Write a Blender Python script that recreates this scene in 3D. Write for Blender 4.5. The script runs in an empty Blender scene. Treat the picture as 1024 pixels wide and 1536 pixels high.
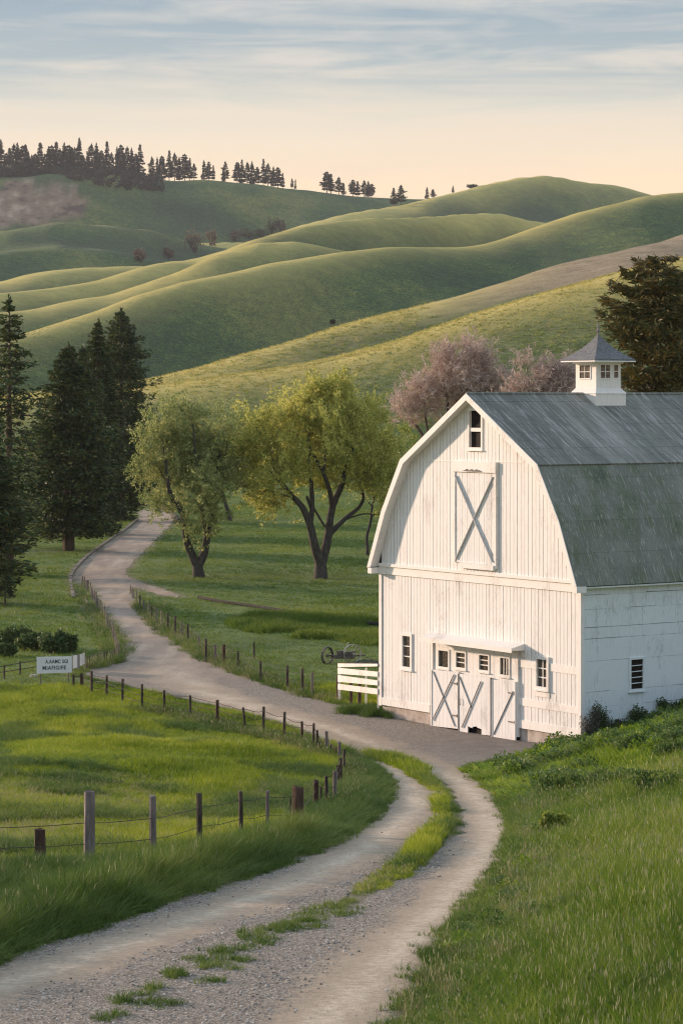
import bpy, math, random
import numpy as np
from mathutils import Vector, Matrix
from mathutils.geometry import delaunay_2d_cdt

# ------------------------------------------------------------------ camera model
F = 3865.0; CX = 512.0; HY = 600.0; CZ = 14.2        # focal length in photo pixels, horizon row, eye height
scene = bpy.context.scene
COL = scene.collection
rng = np.random.default_rng(7); random.seed(7)

def ss(a, b, x):
    t = np.clip((np.asarray(x, float) - a) / (b - a), 0, 1)
    return t * t * (3 - 2 * t)

def _hash(i, j, seed):
    n = (i * 374761393 + j * 668265263 + seed * 974634777) & 0x7fffffff
    n = ((n ^ (n >> 13)) * 1274126177) & 0x7fffffff
    return ((n ^ (n >> 16)) & 0xffff) / 65535.0

def vnoise(x, y, seed=0):
    x = np.asarray(x, float); y = np.asarray(y, float)
    i = np.floor(x).astype(np.int64); j = np.floor(y).astype(np.int64)
    fx = x - i; fy = y - j
    fx = fx * fx * fx * (fx * (fx * 6 - 15) + 10); fy = fy * fy * fy * (fy * (fy * 6 - 15) + 10)
    a = _hash(i, j, seed); b = _hash(i + 1, j, seed); c = _hash(i, j + 1, seed); d = _hash(i + 1, j + 1, seed)
    return (a * (1 - fx) + b * fx) * (1 - fy) + (c * (1 - fx) + d * fx) * fy - 0.5

def base_z(Y):
    return 5.0 * (1 - ss(25, 112, Y))

# ------------------------------------------------------------------ terrain
_xr_px = [(560, 1660), (590, 1536), (640, 1440), (690, 1380), (740, 1320), (768, 1270), (770, 1230), (750, 1190), (712, 1158), (800, 1128)]
_xrY = []; _xrX = []
for px, py in _xr_px:
    Ys = np.linspace(20, 200, 4000); d = CZ - (py - HY) / F * Ys - base_z(Ys)
    Y = Ys[np.argmax(d < 0)]
    _xrY.append(Y); _xrX.append((px - CX) / F * Y)
_o = np.argsort(_xrY); _xrY = np.array(_xrY)[_o]; _xrX = np.array(_xrX)[_o]

# left limit of the road in the near field, for the tussocky pasture beyond it
_lY = [40, 60, 75, 85, 92, 100, 108, 118, 130]; _lX = [-9.0, -6.0, -3.2, 0.2, 0.0, -1.5, -5.0, -10.0, -14.0]
# crest lines of the hills as seen (px, py), mean depth, lean of the crest in depth, depth of the dip behind
CREST = [
 ('B', [(-900, 640), (-300, 600), (0, 592), (150, 583), (260, 572), (400, 553), (500, 535), (587, 512), (712, 472), (832, 437), (942, 408), (1024, 390), (1500, 330), (2500, 300)], 520, 0.10, 22),
 ('A', [(-900, 610), (-300, 600), (0, 585), (100, 578), (215, 562), (300, 549), (400, 526), (512, 495), (637, 457), (762, 423), (832, 402), (942, 372), (1024, 354), (1500, 290), (2500, 300)], 700, 0.55, 24),
 ('C', [(-900, 560), (-300, 540), (0, 512), (43, 498), (120, 470), (200, 443), (270, 424), (310, 415), (350, 405), (400, 395), (450, 390), (512, 386), (612, 377), (687, 369), (727, 361), (780, 343), (832, 325), (882, 314), (922, 304), (962, 292), (1024, 284), (1200, 262), (1700, 250), (2500, 290)], 1000, 0.65, 18),
 ('D2', [(-900, 520), (-300, 480), (0, 470), (40, 463), (100, 450), (170, 437), (220, 420), (260, 406), (300, 388), (330, 376), (390, 365), (440, 368), (500, 384), (560, 392), (700, 392), (900, 340), (1200, 300), (2500, 330)], 1170, 0.6, 12),
 ('D', [(-900, 490), (-300, 450), (0, 436), (75, 427), (150, 415), (240, 392), (325, 374), (365, 365), (450, 352), (512, 341), (612, 327), (677, 319), (737, 317), (800, 326), (882, 340), (1024, 330), (1200, 300), (2500, 330)], 1320, 0.6, 14),
 ('E', [(-900, 440), (-300, 430), (0, 417), (50, 402), (100, 396), (200, 394), (260, 402), (350, 395), (420, 380), (500, 365), (700, 350), (1024, 340), (2500, 350)], 1450, 0.4, 9),
 ('G3', [(-900, 400), (-300, 385), (0, 378), (85, 366), (150, 371), (250, 392), (350, 396), (420, 376), (500, 362), (700, 345), (1024, 330), (2500, 350)], 1600, 0.3, 2),
 ('G2', [(-900, 370), (-300, 352), (0, 347), (90, 339), (165, 339), (230, 347), (300, 366), (400, 378), (430, 356), (470, 350), (600, 340), (1024, 330), (2500, 350)], 1780, 0.2, 2),
 ('F', [(-900, 380), (0, 360), (300, 365), (400, 362), (430, 343), (450, 335), (512, 321), (612, 302), (662, 291), (737, 277), (775, 270), (812, 267), (840, 267), (872, 270), (927, 278), (962, 289), (1024, 305), (1200, 310), (2500, 330)], 1950, 0.7, 14),
 ('G', [(-900, 300), (-300, 280), (0, 271), (60, 266), (130, 262), (200, 265), (250, 269), (330, 271), (400, 277), (480, 288), (540, 295), (585, 300), (660, 306), (800, 330), (1024, 345), (2500, 380)], 2350, 0.25, 25),
]
_PX = np.arange(-4000, 5001, 5.0)
def _smooth_line(pts):
    x = [p[0] for p in pts]; y = [p[1] for p in pts]
    v = np.interp(_PX, x, y)
    k = np.hanning(9); k /= k.sum()
    vp = np.concatenate([np.full(4, v[0]), v, np.full(4, v[-1])])
    return np.convolve(vp, k, 'valid')
_tab = []     # depth table and z table for every control point, from near to far
_lines = {}
def _build_tab():
    prev = None
    t = np.clip(_PX / 1024.0, -1.2, 2.2)
    ctrl = [(np.full_like(_PX, 335.0), np.zeros_like(_PX)), (np.full_like(_PX, 375.0), np.full_like(_PX, 1.0))]
    for name, pts, D, lean, dip in CREST:
        y = _smooth_line(pts)
        d = D * (1 + lean * 0.55 * (t - 0.5))
        if prev is not None:
            d = np.maximum(d, prev[1] + 60)
            fr = 0.5
            dv = prev[1] + fr * (d - prev[1])
            yv = np.maximum(prev[0], y) + prev[2]
            ctrl.append((dv, CZ + (HY - yv) / F * dv))
        zc = CZ + (HY - y) / F * d
        ctrl.append((d, zc))
        _lines[name] = (y, d, zc)
        prev = (y, d, dip)
    ctrl.append((ctrl[-1][0] + 500, ctrl[-1][1] - 70))
    ctrl.append((ctrl[-1][0] + 1200, ctrl[-1][1] - 40))
    return ctrl
_tab = _build_tab()

def hills(X, Y):
    px = CX + F * X / np.maximum(Y, 1.0)
    wob = 26 * vnoise(X / 90, Y / 130, 11) + 12 * vnoise(X / 40, Y / 60, 12)
    Yw = Y + wob * ss(380, 600, Y) * np.clip(Y / 1000, 0, 1.5)
    z = np.zeros_like(X)
    pd = np.interp(px, _PX, _tab[0][0]); pz = np.interp(px, _PX, _tab[0][1])
    for d_, z_ in _tab[1:]:
        d = np.interp(px, _PX, d_); zz = np.interp(px, _PX, z_)
        t = np.clip((Yw - pd) / (d - pd), 0, 1)
        s = t * t * (3 - 2 * t)
        m = Yw >= pd
        z = np.where(m, pz + (zz - pz) * s, z)
        pd, pz = d, zz
    k = ss(400, 800, Y)
    z = z + k * (5.0 * vnoise(X / 70, Y / 210, 3) + 2.2 * vnoise(X / 30, Y / 80, 4) + 0.8 * vnoise(X / 13, Y / 30, 8))
    return z

def height(X, Y):
    X = np.asarray(X, float); Y = np.asarray(Y, float)
    z = base_z(Y)
    xr = np.interp(Y, _xrY, _xrX)
    bank = 2.4 * ss(0, 12, X - xr) * (1 - ss(128, 190, Y))
    z = z + bank
    z = z + 0.7 * np.exp(-((X + 10) / 6.5) ** 2 - ((Y - 92) / 16) ** 2)
    near = 1 - ss(300, 420, Y)
    z = z + 0.20 * (vnoise(X / 2.6, Y / 4.2, 9) + 0.1) * ss(1.5, 4.0, np.interp(Y, _lY, _lX) - X) * (1 - ss(118, 130, Y)) * ss(45, 55, Y)
    z = z + near * (0.10 * vnoise(X / 9, Y / 9, 5) + 0.35 * vnoise(X / 30, Y / 40, 6) * ss(130, 200, Y))
    z = z + np.where(Y > 330, hills(X, Y), 0.0)
    return z

def hit(pts, far=620.0):
    """photo pixels -> points on the terrain"""
    pts = np.asarray(pts, float).reshape(-1, 2)
    Ys = 18 * (far / 18) ** np.linspace(0, 1, 1400)
    out = []
    for px, py in pts:
        Xs = (px - CX) / F * Ys
        d = CZ - (py - HY) / F * Ys - height(Xs, Ys)
        k = int(np.argmax(d < 0))
        if k == 0: k = len(Ys) - 1
        t = d[k - 1] / (d[k - 1] - d[k]) if d[k - 1] != d[k] else 0
        Y = Ys[k - 1] + t * (Ys[k] - Ys[k - 1]); X = (px - CX) / F * Y
        out.append((X, Y, float(height(X, Y))))
    return np.array(out)

def zat(py, Y):            # height of a photo row at depth Y
    return CZ - (py - HY) / F * Y
def xat(px, Y):
    return (px - CX) / F * Y

def catmull(pts, n=6, closed=False):
    P = np.asarray(pts, float); N = len(P); out = []
    rngi = range(N) if closed else range(N - 1)
    for i in rngi:
        if closed: p0, p1, p2, p3 = P[(i - 1) % N], P[i], P[(i + 1) % N], P[(i + 2) % N]
        else: p0, p1, p2, p3 = P[max(i - 1, 0)], P[i], P[i + 1], P[min(i + 2, N - 1)]
        for k in range(n):
            t = k / n
            out.append(0.5 * ((2 * p1) + (-p0 + p2) * t + (2 * p0 - 5 * p1 + 4 * p2 - p3) * t * t + (-p0 + 3 * p1 - 3 * p2 + p3) * t ** 3))
    if not closed: out.append(P[-1])
    return np.array(out)

def inside(X, Y, poly):
    X = np.asarray(X); Y = np.asarray(Y)
    r = np.zeros(X.shape, bool); n = len(poly); j = n - 1
    for i in range(n):
        xi, yi = poly[i][0], poly[i][1]; xj, yj = poly[j][0], poly[j][1]
        if yi != yj:
            c = ((yi > Y) != (yj > Y)) & (X < (xj - xi) * (Y - yi) / (yj - yi) + xi)
            r ^= c
        j = i
    return r

def dist_poly(X, Y, line, closed=True):
    X = np.asarray(X, float); Y = np.asarray(Y, float)
    best = np.full(X.shape, 1e9); n = len(line)
    for i in range(n if closed else n - 1):
        a = line[i][:2]; b = line[(i + 1) % n][:2]
        dx, dy = b[0] - a[0], b[1] - a[1]; L = dx * dx + dy * dy + 1e-9
        t = np.clip(((X - a[0]) * dx + (Y - a[1]) * dy) / L, 0, 1)
        best = np.minimum(best, (X - a[0] - t * dx) ** 2 + (Y - a[1] - t * dy) ** 2)
    return np.sqrt(best)

# ------------------------------------------------------------------ materials
def new_mat(name):
    m = bpy.data.materials.new(name); m.use_nodes = True
    nt = m.node_tree; nt.nodes.clear()
    out = nt.nodes.new('ShaderNodeOutputMaterial')
    return m, nt, out
def N(nt, typ, **kw):
    n = nt.nodes.new(typ)
    for k, v in kw.items():
        if k == 'inp':
            for a, b in v.items():
                n.inputs[a].default_value = b
        else: setattr(n, k, v)
    return n
def L(nt, a, b): nt.links.new(a, b)
def rgb(c): return (c[0], c[1], c[2], 1.0)
def ramp(nt, fac, stops):
    r = N(nt, 'ShaderNodeValToRGB')
    e = r.color_ramp.elements
    e[0].position, e[0].color = stops[0][0], rgb(stops[0][1])
    e[1].position, e[1].color = stops[-1][0], rgb(stops[-1][1])
    for p, c in stops[1:-1]:
        x = e.new(p); x.color = rgb(c)
    L(nt, fac, r.inputs[0]); return r.outputs[0]
def noise(nt, vec, scale, detail=4, rough=0.55, dist=0.0, out='Fac'):
    n = N(nt, 'ShaderNodeTexNoise', inp={'Scale': scale, 'Detail': detail, 'Roughness': rough, 'Distortion': dist})
    if vec is not None: L(nt, vec, n.inputs['Vector'])
    return n.outputs[out]
def mapping(nt, vec, scale=(1, 1, 1), loc=(0, 0, 0), rot=(0, 0, 0)):
    m = N(nt, 'ShaderNodeMapping', inp={'Scale': scale, 'Location': loc, 'Rotation': rot})
    L(nt, vec, m.inputs[0]); return m.outputs[0]
def mixc(nt, fac, a, b, mode='MIX'):
    m = N(nt, 'ShaderNodeMix', data_type='RGBA', blend_type=mode)
    for s, v in ((0, fac), (6, a), (7, b)):
        if hasattr(v, 'links') or hasattr(v, 'is_output'): L(nt, v, m.inputs[s])
        elif s == 0: m.inputs[s].default_value = v
        else: m.inputs[s].default_value = rgb(v)
    return m.outputs[2]
def mathn(nt, op, a, b=None, clamp=False):
    m = N(nt, 'ShaderNodeMath', operation=op, use_clamp=clamp)
    for i, v in enumerate((a, b)):
        if v is None: continue
        if hasattr(v, 'is_output'): L(nt, v, m.inputs[i])
        else: m.inputs[i].default_value = v
    return m.outputs[0]
def attr(nt, name):
    return N(nt, 'ShaderNodeAttribute', attribute_name=name).outputs['Fac']
def pos(nt): return N(nt, 'ShaderNodeNewGeometry').outputs['Position']
def objc(nt): return N(nt, 'ShaderNodeTexCoord').outputs['Object']
def bump(nt, h, strength, dist):
    b = N(nt, 'ShaderNodeBump', inp={'Strength': strength, 'Distance': dist}); L(nt, h, b.inputs['Height'])
    return b.outputs[0]
def principled(nt, out, col, rough=0.8, normal=None, metallic=0.0, spec=0.3):
    p = N(nt, 'ShaderNodeBsdfPrincipled', inp={'Metallic': metallic, 'Specular IOR Level': spec})
    for nme, v in (('Base Color', col), ('Roughness', rough)):
        if hasattr(v, 'is_output'): L(nt, v, p.inputs[nme])
        elif nme == 'Base Color': p.inputs[nme].default_value = rgb(v)
        else: p.inputs[nme].default_value = v
    if normal is not None: L(nt, normal, p.inputs['Normal'])
    if out is not None: L(nt, p.outputs[0], out.inputs[0])
    return p

def simple_mat(name, c1, c2, scale=3.0, rough=0.8, bumps=0.3, bd=0.01, stretch=(1, 1, 1), metallic=0.0, spec=0.3, lo=0.35, hi=0.65):
    m, nt, out = new_mat(name)
    v = mapping(nt, objc(nt), stretch)
    f = noise(nt, v, scale, 6, 0.65)
    c = ramp(nt, f, [(lo, c1), (hi, c2)])
    f2 = noise(nt, v, scale * 4, 4, 0.6)
    principled(nt, out, c, rough, bump(nt, f2, bumps, bd), metallic, spec)
    return m

def leaf_mat(name, cols, scale=0.6, trans=0.35, seed=0.0):
    m, nt, out = new_mat(name)
    g = pos(nt)
    v = mapping(nt, g, (1, 1, 1), (seed, seed * 2, 0))
    f = noise(nt, v, scale, 3, 0.6)
    r = attr(nt, 'rnd')
    f = mathn(nt, 'ADD', mathn(nt, 'MULTIPLY', f, 0.6), mathn(nt, 'MULTIPLY', r, 0.45))
    n = len(cols)
    c = ramp(nt, f, [(0.25 + 0.5 * i / (n - 1), cols[i]) for i in range(n)])
    p = principled(nt, None, c, 0.6, None, 0.0, 0.25)
    t = N(nt, 'ShaderNodeBsdfTranslucent'); L(nt, c, t.inputs[0])
    mx = N(nt, 'ShaderNodeMixShader', inp={0: trans})
    L(nt, p.outputs[0], mx.inputs[1]); L(nt, t.outputs[0], mx.inputs[2]); L(nt, mx.outputs[0], out.inputs[0])
    return m

# ------------------------------------------------------------------ object helpers
def fast_mesh(name, V, faces4=None, faces3=None, attrs=None):
    V = np.asarray(V, np.float32).reshape(-1, 3)
    me = bpy.data.meshes.new(name)
    idx = []; tot = []
    if faces4 is not None and len(faces4):
        faces4 = np.asarray(faces4, np.int32).reshape(-1, 4); idx.append(faces4.ravel()); tot.append(np.full(len(faces4), 4, np.int32))
    if faces3 is not None and len(faces3):
        faces3 = np.asarray(faces3, np.int32).reshape(-1, 3); idx.append(faces3.ravel()); tot.append(np.full(len(faces3), 3, np.int32))
    idx = np.concatenate(idx); tot = np.concatenate(tot)
    st = np.concatenate([[0], np.cumsum(tot)[:-1]]).astype(np.int32)
    me.vertices.add(len(V)); me.vertices.foreach_set('co', V.ravel())
    me.loops.add(len(idx)); me.loops.foreach_set('vertex_index', idx)
    me.polygons.add(len(tot)); me.polygons.foreach_set('loop_start', st); me.polygons.foreach_set('loop_total', tot)
    me.update(calc_edges=True)
    if attrs:
        for k, v in attrs.items():
            a = me.attributes.new(k, 'FLOAT', 'POINT'); a.data.foreach_set('value', np.asarray(v, np.float32))
    return me

class MB:
    """collects simple solids into one mesh"""
    def __init__(s): s.v = []; s.f = []; s.r = []
    def add(s, verts, faces, r=None):
        b = len(s.v); s.v += [tuple(map(float, p)) for p in verts]
        s.f += [tuple(b + i for i in f) for f in faces]
        s.r += [random.random() if r is None else r] * len(verts)
    def hexa(s, p):      # 8 points: 4 bottom loop then 4 top loop
        s.add(p, [(3, 2, 1, 0), (4, 5, 6, 7), (0, 1, 5, 4), (1, 2, 6, 5), (2, 3, 7, 6), (3, 0, 4, 7)])
    def box(s, x0, x1, y0, y1, z0, z1):
        s.hexa([(x0, y0, z0), (x1, y0, z0), (x1, y1, z0), (x0, y1, z0), (x0, y0, z1), (x1, y0, z1), (x1, y1, z1), (x0, y1, z1)])
    def prism(s, poly, axis_a, axis_b):     # poly: ring of points at a, ring at b
        n = len(poly[0]); b = list(poly[0]) + list(poly[1])
        s.add(b, [tuple(reversed(range(n))), tuple(range(n, 2 * n))] + [(i, (i + 1) % n, n + (i + 1) % n, n + i) for i in range(n)])
    def tube(s, pts, rad, n=6, cap=True):
        pts = [Vector(p) for p in pts]
        if not hasattr(rad, '__len__'): rad = [rad] * len(pts)
        rings = []
        up = Vector((0.13, 0.21, 0.97)).normalized()
        for i, p in enumerate(pts):
            d = (pts[min(i + 1, len(pts) - 1)] - pts[max(i - 1, 0)])
            if d.length < 1e-9: d = Vector((0, 0, 1))
            d.normalize()
            a = d.cross(up)
            if a.length < 0.15: a = d.cross(Vector((1, 0.1, 0)))
            a.normalize(); b = d.cross(a)
            rings.append([p + (a * math.cos(2 * math.pi * k / n) + b * math.sin(2 * math.pi * k / n)) * rad[i] for k in range(n)])
        vs = [q for r in rings for q in r]; fs = []
        for i in range(len(pts) - 1):
            for k in range(n):
                fs.append((i * n + k, i * n + (k + 1) % n, (i + 1) * n + (k + 1) % n, (i + 1) * n + k))
        if cap:
            fs.append(tuple(reversed(range(n)))); fs.append(tuple((len(pts) - 1) * n + k for k in range(n)))
        s.add(vs, fs)
    def bar(s, a, b, w, t, up=(0, 0, 1)):   # rectangular bar from a to b, w along side, t along up
        a = Vector(a); b = Vector(b); d = (b - a).normalized(); upv = Vector(up)
        sd = d.cross(upv)
        if sd.length < 1e-5: sd = Vector((1, 0, 0))
        sd.normalize(); u = sd.cross(d).normalized()
        sd *= w / 2; u *= t / 2
        s.hexa([a - sd - u, a + sd - u, b + sd - u, b - sd - u, a - sd + u, a + sd + u, b + sd + u, b - sd + u])
    def build(s, name, mat, parent=None, smooth=False):
        me = bpy.data.meshes.new(name); me.from_pydata(s.v, [], s.f); me.update()
        a = me.attributes.new('rnd', 'FLOAT', 'POINT'); a.data.foreach_set('value', np.asarray(s.r, np.float32))
        return link(name, me, mat, parent, smooth)

def link(name, me, mat, parent=None, smooth=False):
    if mat is not None: me.materials.append(mat)
    if smooth: me.polygons.foreach_set('use_smooth', np.ones(len(me.polygons), bool))
    o = bpy.data.objects.new(name, me); COL.objects.link(o)
    if parent is not None: o.parent = parent
    return o
def tag(o, label=None, cat=None, group=None, kind=None):
    if label: o['label'] = label
    if cat: o['category'] = cat
    if group: o['group'] = group
    if kind: o['kind'] = kind
    return o
def empty(name, loc, label, cat, group=None, rz=0.0):
    o = bpy.data.objects.new(name, None); COL.objects.link(o)
    o.empty_display_size = 0.3
    o.location = tuple(map(float, loc)); o.rotation_euler = (0, 0, rz)
    return tag(o, label, cat, group)
def copy_tree(o, parent=None):
    c = o.copy(); COL.objects.link(c)
    if parent is not None: c.parent = parent
    for ch in list(o.children): copy_tree(ch, c)
    return c

# ------------------------------------------------------------------ road outlines (photo pixels on the terrain)
ROAD_PX = [(-420, 1640), (-160, 1500), (0, 1440), (120, 1398), (250, 1352), (350, 1322), (450, 1285), (520, 1250), (562, 1218), (580, 1188), (572, 1165),
 (545, 1141), (512, 1124), (470, 1108), (420, 1090), (370, 1074), (320, 1063), (260, 1049), (200, 1035), (150, 1023), (118, 1014), (128, 1006),
 (150, 1000), (176, 993), (190, 984), (187, 968), (170, 948), (158, 938), (150, 932), (135, 915), (120, 897), (110, 878), (110, 860), (130, 838), (160, 815), (190, 795), (209, 780), (209, 769),
 (226, 762), (252, 765), (262, 773), (257, 786), (238, 806), (213, 830), (194, 850), (190, 862), (205, 871), (235, 881), (268, 893), (262, 897), (228, 889), (200, 881), (196, 886),
 (204, 904), (224, 932), (250, 955), (285, 979), (325, 999), (380, 1018), (430, 1035), (470, 1047), (510, 1056), (545, 1059), (600, 1062), (680, 1078), (790, 1098),
 (850, 1108), (815, 1124), (770, 1137), (716, 1150), (708, 1159), (735, 1178), (758, 1205), (770, 1235), (768, 1270), (745, 1318), (700, 1374), (655, 1430),
 (625, 1485), (600, 1536), (560, 1660)]
MED_PX = [(545, 1128), (560, 1131), (587, 1134), (632, 1153), (669, 1178), (687, 1203), (696, 1232), (690, 1252), (664, 1271), (637, 1294), (605, 1317), (560, 1344), (520, 1364),
 (505, 1366), (512, 1350), (560, 1316), (605, 1288), (628, 1266), (653, 1238), (660, 1210), (642, 1180), (605, 1155), (570, 1140)]
HEDGE_PX = [(122, 870), (128, 873), (142, 893), (155, 915), (168, 940), (180, 966), (183, 984), (176, 990), (170, 975), (160, 950), (148, 928), (134, 906), (124, 886)]
ROAD = hit(catmull(ROAD_PX, 5)); MED = hit(catmull(MED_PX, 4, True)); HEDGE = hit(catmull(HEDGE_PX, 4, True))
TRACKS = [hit(catmull(t, 5)) for t in (
 [(-60, 1500), (120, 1440), (300, 1378), (450, 1322), (560, 1264), (615, 1218), (622, 1195), (600, 1165), (560, 1143), (520, 1125), (470, 1100), (420, 1078), (340, 1052), (260, 1020), (225, 985), (200, 945), (170, 900), (150, 868), (165, 840), (200, 812), (230, 785), (232, 768)],
 [(430, 1580), (520, 1500), (600, 1420), (670, 1350), (718, 1290), (735, 1250), (725, 1210), (690, 1175), (640, 1150), (580, 1125), (520, 1102), (460, 1082), (380, 1060), (300, 1030), (250, 990), (225, 950), (195, 900), (178, 866), (185, 843), (215, 815), (245, 788), (246, 769)])]

def resample(P, step):
    P = np.asarray(P)[:, :2]; d = np.hypot(*np.diff(P, axis=0).T); s = np.concatenate([[0], np.cumsum(d)])
    n = max(2, int(s[-1] / step)); t = np.linspace(0, s[-1], n)
    return np.stack([np.interp(t, s, P[:, 0]), np.interp(t, s, P[:, 1])], 1)
def jag(P, amp, seed):
    n = len(P); d = np.roll(P, -1, 0) - np.roll(P, 1, 0); nn = np.stack([d[:, 1], -d[:, 0]], 1); nn /= np.linalg.norm(nn, axis=1)[:, None] + 1e-6
    k = vnoise(P[:, 0] * 1.3, P[:, 1] * 1.3, seed) + 0.6 * vnoise(P[:, 0] * 3.1, P[:, 1] * 3.1, seed + 1)
    return P + nn * (k * amp)[:, None]
ROADr = jag(resample(ROAD, 0.45), 0.22, 21)
MEDr = jag(resample(MED, 0.35)[:-1], 0.22, 23)
HEDr = resample(HEDGE, 0.8)[:-1]

def poly_mesh(outline, holes, step, near_step, lift):
    xs0, xs1 = outline[:, 0].min(), outline[:, 0].max(); ys0, ys1 = outline[:, 1].min(), outline[:, 1].max()
    gx = []
    Y = ys0
    while Y < ys1:
        st = near_step if Y < 115 else step
        Xs = np.arange(xs0, xs1, st) + rng.random() * st
        gx.append(np.stack([Xs + (rng.random(len(Xs)) - .5) * st * .3, np.full(len(Xs), Y)], 1)); Y += st
    G = np.concatenate(gx)
    k = inside(G[:, 0], G[:, 1], outline)
    G = G[k]
    k = dist_poly(G[:, 0], G[:, 1], outline) > near_step * 0.4
    for h in holes: k &= ~inside(G[:, 0], G[:, 1], h) & (dist_poly(G[:, 0], G[:, 1], h) > near_step * 0.4)
    G = G[k]
    verts = list(map(tuple, outline)); edges = []
    def ring(n0, n): return [(n0 + i, n0 + (i + 1) % n) for i in range(n)]
    edges += ring(0, len(outline))
    for h in holes:
        edges += ring(len(verts), len(h)); verts += list(map(tuple, h))
    verts += list(map(tuple, G))
    r = delaunay_2d_cdt([Vector(v) for v in verts], edges, [], 0, 1e-4)
    v2 = np.array([tuple(v) for v in r[0]]); tri = np.array([f for f in r[2]])
    c = v2[tri].mean(1)
    k = inside(c[:, 0], c[:, 1], outline)
    for h in holes: k &= ~inside(c[:, 0], c[:, 1], h)
    tri = tri[k]
    a, b, cc = v2[tri[:, 0]], v2[tri[:, 1]], v2[tri[:, 2]]
    ar = (b[:, 0] - a[:, 0]) * (cc[:, 1] - a[:, 1]) - (b[:, 1] - a[:, 1]) * (cc[:, 0] - a[:, 0])
    tri[ar < 0] = tri[ar < 0][:, ::-1]
    z = height(v2[:, 0], v2[:, 1]) + lift
    return np.column_stack([v2, z]), tri

RV, RT = poly_mesh(ROADr, [MEDr, HEDr], 1.4, 0.5, 0.012)
dt = np.minimum(dist_poly(RV[:, 0], RV[:, 1], TRACKS[0], False), dist_poly(RV[:, 0], RV[:, 1], TRACKS[1], False))
de = dist_poly(RV[:, 0], RV[:, 1], ROADr)
dm = dist_poly(RV[:, 0], RV[:, 1], MEDr)
apron = np.exp(-((RV[:, 0] - 7.0) / 4.0) ** 2 - ((RV[:, 1] - 105) / 6) ** 2)

# ---- road material: packed pale dirt in the wheel tracks, loose grey gravel between and along them
def road_mat():
    m, nt, out = new_mat('packed_dirt_gravel')
    g = pos(nt); tr = attr(nt, 'track'); ap = attr(nt, 'apron'); far = attr(nt, 'far'); ed = attr(nt, 'edge')
    n1 = noise(nt, g, 0.55, 6, 0.65); n2 = noise(nt, g, 7.0, 5, 0.7); n3 = noise(nt, g, 38.0, 3, 0.8)
    v = N(nt, 'ShaderNodeTexVoronoi', inp={'Scale': 26.0}); L(nt, g, v.inputs['Vector'])
    stone = ramp(nt, v.outputs['Color'], [(0.1, (0.09, 0.075, 0.06)), (0.45, (0.21, 0.18, 0.145)), (0.75, (0.36, 0.315, 0.26)), (0.95, (0.60, 0.55, 0.49))])
    gravel = mixc(nt, mathn(nt, 'MULTIPLY', n3, 0.5), stone, (0.17, 0.15, 0.13))
    dirt = ramp(nt, mathn(nt, 'ADD', mathn(nt, 'MULTIPLY', n2, 0.6), mathn(nt, 'MULTIPLY', mathn(nt, 'ADD', mathn(nt, 'MULTIPLY', n1, 0.5), mathn(nt, 'MULTIPLY', attr(nt, 'rut'), 0.5)), 0.45)), [(0.3, (0.26, 0.205, 0.15)), (0.52, (0.38, 0.305, 0.225)), (0.70, (0.57, 0.475, 0.36))])
    t = mathn(nt, 'ADD', tr, mathn(nt, 'MULTIPLY', mathn(nt, 'SUBTRACT', n1, 0.5), 1.1))
    t = ramp(nt, mathn(nt, 'ADD', t, mathn(nt, 'MULTIPLY', mathn(nt, 'SUBTRACT', n2, 0.5), 0.9)), [(0.30, (0, 0, 0)), (0.62, (1, 1, 1))])
    c = mixc(nt, t, gravel, dirt)
    # the older far road: darker worn grey with reddish dust
    vs = mapping(nt, g, (1.0, 0.16, 1))
    n4 = noise(nt, vs, 0.9, 5, 0.6)
    old = ramp(nt, n4, [(0.3, (0.17, 0.14, 0.125)), (0.5, (0.26, 0.215, 0.18)), (0.68, (0.42, 0.34, 0.26))])
    red = noise(nt, g, 0.16, 4, 0.6)
    old = mixc(nt, mathn(nt, 'MULTIPLY', ramp(nt, red, [(0.5, (0, 0, 0)), (0.7, (1, 1, 1))]), 0.6), old, (0.52, 0.36, 0.24))
    c = mixc(nt, far, c, mixc(nt, 0.28, old, dirt))
    asp = ramp(nt, noise(nt, g, 1.1, 6, 0.7), [(0.35, (0.13, 0.118, 0.108)), (0.7, (0.22, 0.20, 0.18))])
    c = mixc(nt, mathn(nt, 'MULTIPLY', ap, 0.9), c, asp)
    e = ramp(nt, mathn(nt, 'ADD', ed, mathn(nt, 'MULTIPLY', mathn(nt, 'SUBTRACT', n2, 0.5), 1.2)), [(0.5, (0, 0, 0)), (0.9, (1, 1, 1))])
    c = mixc(nt, mathn(nt, 'MULTIPLY', e, 0.75), c, (0.15, 0.125, 0.085))
    cr = N(nt, 'ShaderNodeTexVoronoi', feature='DISTANCE_TO_EDGE', inp={'Scale': 0.35}); L(nt, mapping(nt, g, (1, 1, 1)), cr.inputs['Vector'])
    h = mathn(nt, 'ADD', mathn(nt, 'MULTIPLY', v.outputs['Distance'], mathn(nt, 'SUBTRACT', 1.3, t)), mathn(nt, 'MULTIPLY', n2, 0.6))
    principled(nt, out, c, 0.9, bump(nt, h, 0.6, 0.03), 0, 0.2)
    return m
rm = fast_mesh('road', RV, None, RT, {'track': np.exp(-(dt / np.interp(RV[:, 1], [38, 60, 110], [1.10, 0.9, 1.3])) ** 2), 'apron': apron, 'rut': np.exp(-(dt / 0.38) ** 2),
    'far': ss(118, 150, RV[:, 1]), 'edge': np.exp(-(de / 0.30) ** 2) * (1 - 0.6 * ss(100, 150, RV[:, 1]))})
road = tag(link('road', rm, road_mat(), None, True), 'pale two track gravel farm road winding past the barn into the valley', kind='structure')

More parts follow.
